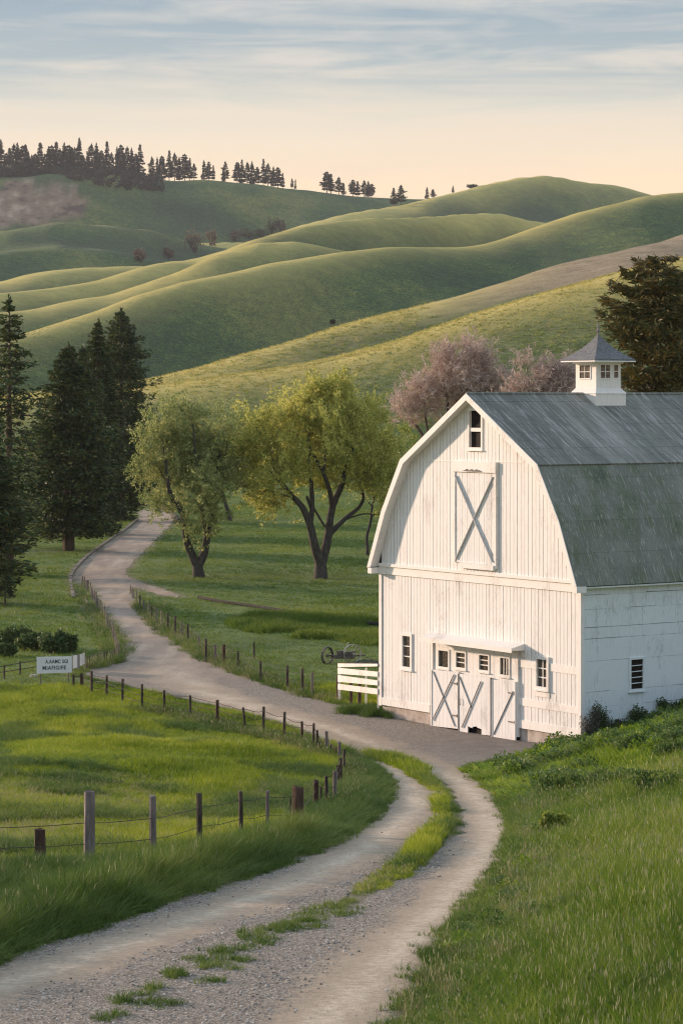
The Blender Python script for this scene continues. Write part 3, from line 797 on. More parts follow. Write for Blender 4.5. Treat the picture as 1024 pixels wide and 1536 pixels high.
w2 = window('window', rwin, 0.0, 3, 2, fw=0.13, proud=0.12); tagp(w2, 'six pane window to the right of the barn doors')
mb = MB(); mb.box(-0.075, 0.0, rwin[0] - 0.14, rwin[1] + 0.14, rwin[2] - 0.42, rwin[2] - 0.19); mb.build('window_panel', M_TRIM, w2)
w3 = window('loft_window', loft, 0.01, 2, 1, fw=0.11, proud=0.14, paneM=M_DARK); tagp(w3, 'open two part loft window under the gable peak')  # near-black sheet painted in for the unlit opening
mb = MB(); c = (loft[2] + loft[3]) / 2 - 0.05; mb.box(-0.09, 0.02, loft[0], loft[1], c - 0.06, c + 0.10); mb.build('rail', M_TRIM, w3)
# side window (normal is -y)
f = MB(); v0, v1, z0, z1 = swin; fw = 0.09
f.box(v0 - fw, v0, -0.07, 0.02, z0 - fw, z1 + fw); f.box(v1, v1 + fw, -0.07, 0.02, z0 - fw, z1 + fw)
f.box(v0, v1, -0.07, 0.02, z1, z1 + fw); f.box(v0, v1, -0.07, 0.02, z0 - fw, z0)
f.box(v0 - 0.13, v1 + 0.13, -0.11, 0.0, z0 - fw - 0.05, z0 - fw - 0.002)
ws = f.build('window', M_SIDEW, barn); tagp(ws, 'slatted window in the shaded side wall')
mb = MB()
for k in range(1, 5):
    c = z0 + (z1 - z0) * k / 5; mb.hexa([(v0, -0.045, c - 0.03), (v1, -0.045, c - 0.015), (v1, 0.0, c - 0.015), (v0, 0.0, c - 0.03), (v0, -0.045, c), (v1, -0.045, c + 0.015), (v1, 0.0, c + 0.015), (v0, 0.0, c)])
mb.build('slat', M_SIDEW, ws)
mb = MB(); mb.box(v0, v1, 0.01, 0.026, z0, z1); mb.build('pane', M_DARK, ws)

# hay door: frame, planks, cross braces
ha, hb_, hz0, hz1 = wall_u(745), wall_u(687.5), 7.22, wall_z(716, 709)
mb = MB(); boards(mb, hz0 + 0.02, lambda u: hz1, 0.165, [], w=0.17, gap=0.012, u0=ha, u1=hb_, t=0.05)
hay = mb.build('hay_door', M_DOORW, barn); tagp(hay, 'tall hay loft door with crossed braces')
mb = MB()
mb.box(-0.20, -0.10, ha - 0.17, ha - 0.003, hz0 - 0.12, hz1 + 0.02); mb.box(-0.20, -0.10, hb_ + 0.003, hb_ + 0.13, hz0 + 0.02, hz1 + 0.02)
mb.box(-0.235, -0.10, ha - 0.18, hb_ + 0.16, hz1 + 0.022, hz1 + 0.47)
mb.box(-0.26, -0.10, ha - 0.05, hb_ - 0.35, hz0 - 0.20, hz0 + 0.015)
mb.build('door_frame', M_TRIM, hay)
mb = MB(); x = -0.195
mb.bar((x, ha + 0.03, hz1 - 0.15), (x, hb_ - 0.05, hz0 + 0.15), 0.03, 0.10, (1, 0, 0)); mb.build('brace', M_BRACE, hay)
mb = MB(); x = -0.212
mb.bar((x, hb_ - 0.03, hz1 - 0.15), (x, ha + 0.03, hz0 + 0.15), 0.03, 0.10, (1, 0, 0)); mb.build('brace', M_BRACE, hay)
mb = MB()
for k in range(6):
    mb.box(-0.27, -0.236, ha + 0.9 + 0.17 * k, ha + 1.0 + 0.17 * k, hz1 + 0.06, hz1 + 0.12 + 0.03 * (k % 2))
mb.tube([(-0.26, ha + 0.8, hz1 + 0.07), (-0.26, ha + 2.0, hz1 + 0.09)], 0.02, 5); mb.build('door_track', M_GREYW, hay)

# main doors: header wall with four small windows, three leaning braced doors, canopy
hd0 = 2.45; hd1 = 3.78
sw = []
for (x0, x1, y0, y1) in ((659.5, 674, 976, 1000), (686, 699, 979, 1001), (720.5, 734, 983, 1005), (752, 764.5, 987, 1012)):
    sw.append((wall_u(x1), wall_u(x0), wall_z((x0 + x1) / 2, y1), wall_z((x0 + x1) / 2, y0)))
mb = MB(); boards(mb, hd0 - 0.25, lambda u: hd1, 0.06, sw, w=0.30, gap=0.008, u0=du0 + 0.02, u1=du1 - 0.02, t=0.05)
hp = mb.build('door_header', M_WHITE, barn)
for r_, nm in zip(sw, ('leftmost', 'second from the left', 'third from the left', 'rightmost')):
    wo_ = window('transom_window', r_, -0.01, 3 if nm[0] in 'st' else 1, 1 if nm != 'rightmost' else 3, fw=0.085, proud=0.085, sill=True)
    tagp(wo_, nm + ' small window above the barn doors')
mb = MB()
mb.box(-0.12, 0.0, du0 - 0.14, du0 + 0.015, 0.18, hd1); mb.build('door_jamb', M_TRIM, barn)
mb = MB(); mb.box(-0.12, 0.0, du1 - 0.015, du1 + 0.14, 0.0, hd1); mb.build('door_jamb', M_TRIM, barn)
def leaf(xa, xb, ytl, ytr, yb, voff, braces, label, holes=False):
    ua, ub = wall_u(xb), wall_u(xa)            # ua right (near), ub left
    zt_r = wall_z(xb, ytr); zt_l = wall_z(xa, ytl); zb = wall_z(xb, yb) + 0.03; zbl = zb - 0.07 * 1.0
    g = MB(); n = 7
    for k in range(n):
        a = ua + (ub - ua) * k / n; b = ua + (ub - ua) * (k + 1) / n - 0.008
        ta = zt_r + (zt_l - zt_r) * k / n; tb = zt_r + (zt_l - zt_r) * (k + 1) / n
        ba = zb + (zbl - zb) * k / n; bb_ = zb + (zbl - zb) * (k + 1) / n
        if holes and k in (2, 3, 4): ba += 0.22 + 0.1 * (k % 2); bb_ += 0.28
        x0 = -voff; x1 = -voff + 0.06
        g.hexa([(x0, a, ba), (x1, a, ba), (x1, b, bb_), (x0, b, bb_), (x0, a, ta), (x1, a, ta), (x1, b, tb), (x0, b, tb)])
    o = g.build('barn_door', M_DOORW, barn); tagp(o, label)
    e = MB(); e.box(-voff - 0.03, -voff + 0.055, ub - 0.002, ub + 0.05, zb - 0.05, zt_l); e.build('edge_batten', M_GREYW if holes else M_TRIM, o); e = MB()
    e.box(-voff - 0.03, -voff + 0.055, ua - 0.05, ua - 0.004, zb, zt_r); e.build('edge_batten', M_GREYW if holes else M_TRIM, o)
    for j, (fa, za_, fb, zb_) in enumerate(braces):
        q_ = MB(); x = -voff - 0.02 - 0.022 * j
        H = lambda f_, zz: (x, ub + (ua - ub) * f_, zb + (zt_l - zb) * zz)
        q_.bar(H(fa, za_), H(fb, zb_), 0.022, 0.052, (1, 0, 0)); q_.build('brace', M_DBR, o)
    return o
leaf(652, 691.5, 1004, 1008, 1094, 0.16, [(0.06, 0.97, 0.88, 0.04), (0.86, 0.97, 0.04, 0.08)], 'left barn door with full cross brace')
leaf(693, 740.5, 1010, 1016, 1104, 0.19, [(0.03, 0.95, 0.42, 0.42), (0.72, 0.92, 0.12, 0.06)], 'middle barn door with broken lower edge', True)
leaf(743, 776.5, 1019, 1022, 1113, 0.17, [(0.93, 0.85, 0.05, 0.06)], 'right barn door with a single diagonal brace')
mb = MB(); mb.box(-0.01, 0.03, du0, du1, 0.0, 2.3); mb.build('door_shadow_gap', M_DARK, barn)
# canopy
ca, cb = wall_u(779, -0.3), wall_u(641, -0.3); cz1 = 4.08; cz0 = 3.80
mb = MB()
mb.hexa([(-0.72, ca, cz0 + 0.02), (-0.04, ca, cz0), (-0.04, cb, cz0), (-0.72, cb, cz0 + 0.02), (-0.72, ca, cz0 + 0.12), (-0.04, ca, cz1), (-0.04, cb, cz1), (-0.72, cb, cz0 + 0.12)])
mb.box(-0.76, -0.722, ca - 0.03, cb + 0.03, cz0 - 0.06, cz0 + 0.13)
mb.build('door_canopy', M_TRIM, barn)

for ua_, ub_, z_ in ((wall_u(690), wall_u(655), 2.0), (wall_u(690), wall_u(655), 0.62), (wall_u(776), wall_u(760), 1.95), (wall_u(776), wall_u(760), 0.75)):
    mb = MB(); mb.box(-0.205, -0.162, ua_ + (0.0 if z_ else 0), ua_ + 0.42, z_, z_ + 0.05); mb.tube([(-0.19, ua_ - 0.01, z_ - 0.04), (-0.19, ua_ - 0.01, z_ + 0.09)], 0.022, 6); mb.build('hinge', M_GREYW, barn)
mb = MB(); mb.tube([(-0.235, wall_u(694) - 0.12, 1.15), (-0.26, wall_u(694) - 0.12, 1.2), (-0.26, wall_u(694) - 0.12, 1.38), (-0.235, wall_u(694) - 0.12, 1.43)], 0.014, 5); mb.build('door_handle', M_GREYW, barn)
# cupola
cvx, cuy = 6.75, 6.965
mb = MB(); h = 0.70
def frus(mb, h0, h1, z0, z1):
    mb.hexa([(cvx - h0, cuy - h0, z0), (cvx + h0, cuy - h0, z0), (cvx + h0, cuy + h0, z0), (cvx - h0, cuy + h0, z0), (cvx - h1, cuy - h1, z1), (cvx + h1, cuy - h1, z1), (cvx + h1, cuy + h1, z1), (cvx - h1, cuy + h1, z1)])
frus(mb, 0.86, 0.86, 13.75, 14.48); frus(mb, 0.90, 0.80, 14.482, 14.60); frus(mb, 0.80, 0.70, 14.602, 14.72); frus(mb, 0.70, 0.70, 14.722, 15.92)
frus(mb, 0.78, 0.82, 15.80, 15.918)
cup = mb.build('cupola', M_TRIM, barn)
mb = MB()
lv = [(1.16, 15.92), (1.14, 15.99), (0.80, 16.22), (0.50, 16.48), (0.24, 16.78), (0.04, 17.06)]
for (a, za), (b, zb) in zip(lv[:-1], lv[1:]): frus(mb, a, b, za + 0.001, zb)
M_SHING = simple_mat('cupola_shingles', (0.10, 0.11, 0.12), (0.25, 0.26, 0.27), 9, 0.8, 1.0, 0.05, (1, 1, 2.2))
mb.build('cupola_roof', M_SHING, cup)
mb = MB(); frus(mb, 1.17, 1.17, 15.87, 15.918); mb.build('cupola_eave', M_TRIM, cup)
mb = MB(); mb.tube([(cvx, cuy, 17.0), (cvx, cuy, 17.2), (cvx, cuy, 17.25), (cvx, cuy, 17.3), (cvx, cuy, 17.62)], [0.06, 0.05, 0.10, 0.05, 0.025], 8); mb.tube([(cvx - 0.1, cuy, 17.42), (cvx + 0.1, cuy, 17.42)], 0.02, 5)
mb.build('finial', M_GREYW, cup)
def cwin(face, c0, c1, z0, z1, rows, cols):
    f = MB(); p = MB(); fw = 0.05; d = 0.03
    def bx(m_, a0, a1, o0, o1, zz0, zz1):
        if face == 'front': m_.box(cvx - 0.70 - o1, cvx - 0.70 - o0, cuy + a0, cuy + a1, zz0, zz1)
        else: m_.box(cvx + a0, cvx + a1, cuy - 0.70 - o1, cuy - 0.70 - o0, zz0, zz1)
    bx(f, c0 - fw, c0, 0.002, d, z0 - fw, z1 + fw); bx(f, c1, c1 + fw, 0.002, d, z0 - fw, z1 + fw)
    bx(f, c0, c1, 0.002, d, z1, z1 + fw); bx(f, c0, c1, 0.002, d, z0 - fw, z0)
    for k in range(1, cols): c = c0 + (c1 - c0) * k / cols; bx(f, c - 0.016, c + 0.016, 0.01, d - 0.004, z0, z1)
    for k in range(1, rows): c = z0 + (z1 - z0) * k / rows; bx(f, c0, c1, 0.01, d - 0.006, c - 0.014, c + 0.014)
    bx(p, c0, c1, 0.002, 0.008, z0, z1)
    o = f.build('cupola_window', M_TRIM, cup); mm_ = p.v; p.build('cupola_pane', M_GLASS, cup)
cwin('front', -0.30, 0.40, 15.16, 15.72, 2, 2)
cwin('side', -0.46, 0.08, 15.16, 15.74, 2, 2); cwin('side', 0.30, 0.54, 15.18, 15.74, 2, 1)

# ------------------------------------------------------------------ grass: tufts of real blades scattered over the pasture
SRC = bpy.data.collections.new('grass_sources')      # never linked to the scene, only instanced
def clump(name, nbl, rad, h, wdt, lean, mat, seg=3, seeds=0, hvar=0.45):
    r = np.random.default_rng(hash(name) % 1000 if False else sum(map(ord, name)))
    V = []; Q = []; R = []
    for k in range(nbl):
        a = r.random() * 2 * math.pi; d = rad * math.sqrt(r.random())
        bx, by = d * math.cos(a), d * math.sin(a)
        hh = h * (1 - hvar * r.random()); az = r.random() * 2 * math.pi; ln = lean * (0.3 + r.random()) * hh
        ox, oy = math.cos(az), math.sin(az); fa = r.random() * math.pi; sx, sy = math.cos(fa), math.sin(fa)
        w0 = wdt * (0.7 + 0.6 * r.random()); rr = r.random(); b = len(V)
        for s in range(seg + 1):
            t = s / seg; w_ = w0 * (1 - t ** 1.6) + 0.0008
            cx = bx + ox * ln * t * t + d * 0.25 * t * math.cos(a); cy_ = by + oy * ln * t * t + d * 0.25 * t * math.sin(a); cz = hh * (t - 0.18 * (ln / hh) * t * t) - 0.03
            V.append((cx - sx * w_ / 2, cy_ - sy * w_ / 2, cz)); V.append((cx + sx * w_ / 2, cy_ + sy * w_ / 2, cz)); R += [rr, rr]
        for s in range(seg): Q.append((b + 2 * s, b + 2 * s + 1, b + 2 * s + 3, b + 2 * s + 2))
        if k < seeds:
            tx, ty, tz = V[-1]; b = len(V); sl = 0.05 + 0.05 * r.random(); sw_ = 0.011
            for q in range(3):
                t = q / 2; ww = sw_ * (1 - abs(t - 0.4)); V.append((tx - sx * ww, ty - sy * ww, tz - 0.02 + sl * t)); V.append((tx + sx * ww, ty + sy * ww, tz - 0.02 + sl * t)); R += [2.0, 2.0]
            for q in range(2): Q.append((b + 2 * q, b + 2 * q + 1, b + 2 * q + 3, b + 2 * q + 2))
    me = fast_mesh(name, V, Q, None, {'rnd': R}); me.materials.append(mat)
    o = bpy.data.objects.new(name, me); return o

def grass_mat(name, cols, scale=0.35, seedcol=(0.30, 0.30, 0.17), trans=0.35):
    m, nt, out = new_mat(name)
    g = pos(nt); f = noise(nt, g, scale, 4, 0.6); f2 = noise(nt, g, 0.09, 3, 0.5); r = attr(nt, 'rnd')
    oi = N(nt, 'ShaderNodeObjectInfo').outputs['Random']
    x = mathn(nt, 'ADD', mathn(nt, 'MULTIPLY', mathn(nt, 'ADD', f, mathn(nt, 'MULTIPLY', mathn(nt, 'SUBTRACT', f2, 0.2), 1.6)), 0.33), mathn(nt, 'MULTIPLY', mathn(nt, 'ADD', mathn(nt, 'MINIMUM', r, 1.0), oi), 0.19))
    n = len(cols)
    c = ramp(nt, x, [(0.30 + 0.4 * i / (n - 1), cols[i]) for i in range(n)])
    c = mixc(nt, mathn(nt, 'GREATER_THAN', r, 1.5), c, seedcol)
    p = principled(nt, None, c, 0.55, None, 0.0, 0.25)
    t = N(nt, 'ShaderNodeBsdfTranslucent'); L(nt, c, t.inputs[0])
    mx = N(nt, 'ShaderNodeMixShader', inp={0: trans})
    L(nt, p.outputs[0], mx.inputs[1]); L(nt, t.outputs[0], mx.inputs[2]); L(nt, mx.outputs[0], out.inputs[0])
    return m
G_FIELD = grass_mat('meadow_grass', [(0.035, 0.085, 0.009), (0.095, 0.175, 0.014), (0.18, 0.265, 0.024), (0.36, 0.38, 0.09)])
G_BANK = grass_mat('bank_greens', [(0.05, 0.11, 0.008), (0.13, 0.22, 0.012), (0.23, 0.33, 0.022), (0.34, 0.40, 0.05)], 0.6)
G_BANK2 = grass_mat('bank_weeds', [(0.035, 0.080, 0.020), (0.075, 0.14, 0.032), (0.13, 0.20, 0.05), (0.22, 0.27, 0.09)], 0.8)
G_VERGE = grass_mat('verge_grass', [(0.028, 0.066, 0.012), (0.066, 0.130, 0.018), (0.125, 0.195, 0.028), (0.25, 0.29, 0.07)])
G_PAST = grass_mat('bright_pasture_grass', [(0.08, 0.145, 0.006), (0.185, 0.265, 0.010), (0.31, 0.37, 0.022), (0.46, 0.46, 0.07)], 0.55)
G_LAWN = grass_mat('valley_grass', [(0.050, 0.105, 0.012), (0.105, 0.175, 0.018), (0.17, 0.235, 0.026), (0.28, 0.29, 0.06)], 0.12)
G_HILL = grass_mat('hill_grass', [(0.045, 0.10, 0.018), (0.11, 0.18, 0.028), (0.22, 0.27, 0.042), (0.42, 0.40, 0.10)], 0.05)
G_HILLSUN = grass_mat('sunlit_hill_grass', [(0.20, 0.20, 0.05), (0.36, 0.33, 0.09), (0.52, 0.45, 0.14), (0.66, 0.56, 0.20)], 0.05)  # hill grass coloured as if lit by the low sun
G_DRY = grass_mat('dry_grass', [(0.14, 0.15, 0.06), (0.22, 0.20, 0.10), (0.32, 0.28, 0.16), (0.40, 0.34, 0.22)])

def scatter(name, srcs, X, Y, scl, label, tilt=0.26, weights=None, lift=0.0):
    c = bpy.data.collections.new('src_' + name)
    for s in srcs: c.objects.link(s)
    n = len(X); Z = height(X, Y) + lift
    r = np.random.default_rng(n)
    me = bpy.data.meshes.new(name); me.vertices.add(n)
    me.vertices.foreach_set('co', np.stack([X, Y, Z], 1).astype(np.float32).ravel()); me.update()
    a = me.attributes.new('rot', 'FLOAT_VECTOR', 'POINT')
    rot = np.stack([(r.random(n) - .5) * tilt * 2, (r.random(n) - .5) * tilt * 2, r.random(n) * 6.283], 1).astype(np.float32); a.data.foreach_set('vector', rot.ravel())
    scl = np.asarray(scl, np.float32)
    if scl.ndim == 1: scl = np.stack([scl] * 3, 1)
    a = me.attributes.new('scl', 'FLOAT_VECTOR', 'POINT'); a.data.foreach_set('vector', scl.ravel())
    a = me.attributes.new('pick', 'INT', 'POINT'); a.data.foreach_set('value', r.choice(len(srcs), n, p=weights).astype(np.int32))
    o = bpy.data.objects.new(name, me); COL.objects.link(o)
    ng = bpy.data.node_groups.new('scatter_' + name, 'GeometryNodeTree')
    ng.interface.new_socket('Geometry', in_out='INPUT', socket_type='NodeSocketGeometry')
    ng.interface.new_socket('Geometry', in_out='OUTPUT', socket_type='NodeSocketGeometry')
    gi = ng.nodes.new('NodeGroupInput'); go = ng.nodes.new('NodeGroupOutput')
    ip = ng.nodes.new('GeometryNodeInstanceOnPoints'); ci = ng.nodes.new('GeometryNodeCollectionInfo')
    ci.inputs['Collection'].default_value = c; ci.inputs['Separate Children'].default_value = True; ci.inputs['Reset Children'].default_value = True
    def na(nm, dt):
        q = ng.nodes.new('GeometryNodeInputNamedAttribute'); q.data_type = dt; q.inputs['Name'].default_value = nm; return q.outputs['Attribute']
    l = ng.links.new
    m2p = ng.nodes.new('GeometryNodeMeshToPoints'); l(gi.outputs[0], m2p.inputs['Mesh'])
    l(m2p.outputs[0], ip.inputs['Points']); l(ci.outputs[0], ip.inputs['Instance']); ip.inputs['Pick Instance'].default_value = True
    l(na('pick', 'INT'), ip.inputs['Instance Index'])
    e2r = ng.nodes.new('FunctionNodeEulerToRotation'); l(na('rot', 'FLOAT_VECTOR'), e2r.inputs[0]); l(e2r.outputs[0], ip.inputs['Rotation'])
    l(na('scl', 'FLOAT_VECTOR'), ip.inputs['Scale']); l(ip.outputs[0], go.inputs[0])
    md = o.modifiers.new('scatter', 'NODES'); md.node_group = ng
    return tag(o, label, kind='stuff')

FENCE_PX = [(-260, 1335), (0, 1300), (61, 1296), (134, 1296), (230, 1290), (300, 1272), (362, 1259), (401, 1251), (447, 1247), (474, 1211), (490, 1207), (502, 1204), (509, 1180), (515, 1162), (514, 1144)]
FEN = hit(FENCE_PX)
# verge polygon between fence and road
_re = hit([(514, 1132), (545, 1144), (570, 1165), (580, 1188), (562, 1220), (520, 1252), (450, 1288), (350, 1325), (250, 1355), (120, 1402), (0, 1444), (-160, 1504), (-420, 1640)])
VERGE = np.concatenate([FEN[:, :2], _re[:, :2]])
APR = hit([(545, 1140), (470, 1108), (370, 1075), (260, 1050), (112, 1016)])
def sample(n, y0, y1, p=0.0, margin=0.02, xo=1.5):
    """points in the wedge the camera looks over, denser towards it when p > 0"""
    u = rng.random(n); Y = (y0 ** (2 - p) + u * (y1 ** (2 - p) - y0 ** (2 - p))) ** (1 / (2 - p))
    X = (rng.random(n) * 2 - 1) * (Y * (0.1325 + margin) + xo)
    return X, Y
def offroad(X, Y, keep=0.0):
    return ~inside(X, Y, ROADr) | inside(X, Y, MEDr) | inside(X, Y, HEDr)
def edge_dist(X, Y): return dist_poly(X, Y, ROADr[::2])
def in_barn(X, Y, m=0.15):
    dx = X - BR.x; dy = Y - BR.y; v = dx * Sv.x + dy * Sv.y; u = dx * Tu.x + dy * Tu.y
    return (v > -m) & (u > -m) & (u < BW + m)

LONG = [clump('long_tuft_%d' % i, 22, 0.20, 0.62, 0.015, 0.95, G_FIELD, 3, hvar=0.65) for i in range(3)] + [clump('long_seed', 20, 0.20, 0.70, 0.013, 0.8, G_FIELD, 3, seeds=3, hvar=0.6)]
VRG = [clump('verge_tuft_%d' % i, 28, 0.22, 0.66, 0.017, 1.05, G_VERGE, 4, hvar=0.6) for i in range(3)]
SHORT = [clump('short_tuft_%d' % i, 26, 0.22, 0.24, 0.020, 0.8, G_PAST, 2) for i in range(3)]
MEDI = [clump('median_tuft_%d' % i, 26, 0.13, 0.22, 0.013, 0.9, G_VERGE, 2) for i in range(3)]
LAWN = [clump('lawn_tuft_%d' % i, 16, 0.30, 0.13, 0.035, 0.8, G_LAWN, 1) for i in range(3)]
BROAD = [clump('broad_tuft_%d' % i, 26, 0.26, 0.26, 0.055, 1.1, G_BANK, 2) for i in range(2)]
LEAFY = [clump('leafy_tuft_%d' % i, 40, 0.34, 0.40, 0.07, 1.3, G_BANK2, 2, hvar=0.85) for i in range(2)]
DRY = [clump('dry_tuft_%d' % i, 18, 0.2, 0.45, 0.010, 0.5, G_DRY, 3, seeds=4) for i in range(2)]

DENS = globals().get('DENS', 1.0)
# right hand meadow
X, Y = sample(int(30000 * DENS), 33, 101, 0.9)
xr = np.interp(Y, _xrY, _xrX)
k = (X > xr - 1.0) & offroad(X, Y) & ~in_barn(X, Y)
X, Y = X[k], Y[k]; Xm, Ym = X, Y; ed = edge_dist(X, Y)
side = ss(0.1, 3.0, ed)
patch = vnoise(X / 3.0, Y / 4.0, 51) + 0.5
k = Y < 82 + 4 * vnoise(X / 3, Y / 3, 52)
hs = (0.42 + 0.75 * side) * (0.7 + 0.6 * patch) * (0.55 + 0.5 * (vnoise(X / .7, Y / .9, 72) + .5) + 0.4 * rng.random(len(X)))
wd = 0.9 + 0.012 * np.maximum(Y - 45, 0)
scatter('meadow_grass', LONG, X[k], Y[k], np.stack([wd[k], wd[k], hs[k]], 1), 'long meadow grass with pale seed heads at the right of the road', weights=[.31, .31, .31, .07])
k = ~k
hs = (0.55 + 0.7 * side) * (0.55 + 0.95 * patch)
scatter('bank_grass', BROAD + SHORT[:1], X[k], Y[k], np.stack([wd[k], wd[k], hs[k] * 1.25], 1), 'bright broad leaved growth on the bank by the barn')
Xb, Yb = sample(9000, 78, 108, 0.3); kb = (Xb > np.interp(Yb, _xrY, _xrX) + 0.7) & offroad(Xb, Yb) & ~in_barn(Xb, Yb, .2) & (vnoise(Xb / 2.6, Yb / 2.2, 59) > -0.12); Xb, Yb = Xb[kb], Yb[kb]
scatter('bank_weeds', LEAFY, Xb, Yb, np.stack([0.7 + 0.9 * rng.random(len(Xb))] * 2 + [0.35 + 1.2 * rng.random(len(Xb)) * (vnoise(Xb / 1.3, Yb / 1.6, 60) + .55)], 1), 'darker leafy weeds in clumps across the bank')
X, Y = sample(int(16000 * DENS), 84, 112, 0.5)
k = (X > np.interp(Y, _xrY, _xrX) - 0.6) & offroad(X, Y) & ~in_barn(X, Y, 0.05); X, Y = X[k], Y[k]
scatter('bank_growth', BROAD, X, Y, np.stack([np.full(len(X), 1.3)] * 2 + [(0.5 + 1.3 * (vnoise(X / 1.6, Y / 2.2, 53) + .5)) * ss(0, 2.2, edge_dist(X, Y) + .6)], 1), 'leafy green growth along the side wall of the barn')
kd_ = (rng.random(len(Xm)) < 0.05 + 0.10 * (vnoise(Xm / 2.5, Ym / 3, 54) > .1)) & (Ym < 80)
scatter('dry_meadow_stems', DRY, Xm[kd_], Ym[kd_], np.stack([np.full(kd_.sum(), .9)] * 2 + [0.9 + 0.5 * rng.random(kd_.sum())], 1), 'dry pale stems standing in the meadow')
# leafy weeds: small broad leaved plants, in drifts on the bank and along the wall
def weed(name, s, n, rad, h, size, mat):
    r = np.random.default_rng(s); a = r.random(n) * 6.283; d = rad * np.sqrt(r.random(n)); z = h * r.random(n) ** .7 * (1.1 - 0.5 * (d / rad) ** 2)
    P = np.stack([d * np.cos(a), d * np.sin(a), z], 1); D = np.stack([np.cos(a), np.sin(a), 0.3 + 0 * a], 1) + r.normal(0, .45, (n, 3)); D /= np.linalg.norm(D, axis=1)[:, None]
    sd_ = np.cross(D, r.normal(0, .35, (n, 3)) + np.array([0, 0, 1.0])); sd_ /= np.linalg.norm(sd_, axis=1)[:, None]
    ln = (size * (.5 + r.random(n)))[:, None]
    V = np.stack([P - D * ln * .5, P + sd_ * ln * .28, P + D * ln * .5, P - sd_ * ln * .28], 1).reshape(-1, 3)
    me = fast_mesh(name, V, np.arange(4 * n).reshape(n, 4), None, {'rnd': np.repeat(r.random(n), 4)}); me.materials.append(mat); return bpy.data.objects.new(name, me)
WEED = [weed('weed_plant_%d' % i, 200 + i, 260, 0.42, 0.55, 0.10, (G_BANK2, G_BANK, G_BANK2)[i]) for i in range(3)]
Xw, Yw = sample(7000, 78, 109, 0.2); kw = (Xw > np.interp(Yw, _xrY, _xrX) + 0.9) & offroad(Xw, Yw) & ~in_barn(Xw, Yw, .15)
kw &= vnoise(Xw / 1.9, Yw / 2.3, 74) + 0.35 * ss(92, 104, Yw) > 0.0; Xw, Yw = Xw[kw], Yw[kw]
sw_ = 0.45 + 0.75 * rng.random(len(Xw)); scatter('bank_plants', WEED, Xw, Yw, np.stack([sw_, sw_, sw_ * (0.5 + 0.7 * rng.random(len(Xw)))], 1), 'broad leaved weeds in drifts on the bank beside the barn')
Xw, Yw = sample(2200, 40, 80, 0.8); kw = (Xw > np.interp(Yw, _xrY, _xrX) + 0.2) & offroad(Xw, Yw) & (vnoise(Xw / 1.6, Yw / 2.0, 75) > 0.16); Xw, Yw = Xw[kw], Yw[kw]
sw_ = 0.30 + 0.4 * rng.random(len(Xw)); scatter('meadow_plants', WEED, Xw, Yw, np.stack([sw_, sw_, sw_ * 0.9], 1), 'low leafy weeds scattered through the meadow')
# verge between the fence and the road
X, Y = sample(int(60000 * DENS), 38, 102, 0.7)
k = inside(X, Y, VERGE) & offroad(X, Y); X, Y = X[k], Y[k]; ed = edge_dist(X, Y); patch = vnoise(X / 1.5, Y / 2.4, 55) + .5
hs = (0.42 + 0.90 * ss(0.0, 1.0, ed) - 0.62 * ss(0.9, 2.6, ed)) * (0.55 + 0.6 * patch + 0.55 * (vnoise(X / .6, Y / .8, 73) + .5))
hs = hs * (0.42 + 0.58 * ss(0.5, 2.2, dist_poly(X, Y, FEN, False)))
scatter('verge_grass', VRG, X, Y, np.stack([np.full(len(X), 1.0)] * 2 + [hs * 1.15], 1), 'tall dark green grass on the verge under the fence')
k = (rng.random(len(X)) < 0.07 + 0.35 * ss(74, 92, Y)) & (ed > 0.6)
scatter('dry_verge_grass', DRY, X[k], Y[k], np.stack([np.full(k.sum(), 1.0)] * 2 + [hs[k] * 1.35], 1), 'pale dry seeding stems among the verge grass')
# pasture left of the fence
X, Y = sample(int(80000 * DENS), 56, 128, 0.6)
xr = np.interp(Y, _xrY, _xrX)
k = (X < xr - 2) & offroad(X, Y) & ~inside(X, Y, VERGE) & (edge_dist(X, Y) > 0.25)
near_f = dist_poly(X, Y, FEN, False) < 0.3
X, Y = X[k], Y[k]; patch = vnoise(X / 2.2, Y / 5, 57) + .5
wd = 0.9 + 0.012 * np.maximum(Y - 60, 0); hs = (0.35 + 1.9 * patch ** 1.6) * (0.8 + .4 * rng.random(len(X)))
scatter('pasture_grass', SHORT, X, Y, np.stack([wd, wd, hs], 1), 'short bright yellow green pasture grass behind the wire fence')
kt = (vnoise((X + 0.6 * Y) / 2.2, (Y - 0.3 * X) / 3.2, 58) > 0.10) & (rng.random(len(X)) < 0.45)
scatter('pasture_tussocks', VRG, X[kt], Y[kt], np.stack([np.full(kt.sum(), 1.0)] * 2 + [(0.38 + 0.35 * rng.random(kt.sum()))], 1), 'darker tussocks dotted through the bright pasture')
k = (rng.random(len(X)) < 0.16) & (Y < 86)
scatter('dry_pasture_grass', DRY, X[k], Y[k] - 0.1, np.stack([np.full(k.sum(), .9)] * 2 + [np.full(k.sum(), .55)], 1), 'thin pale stems standing in the fenced pasture')
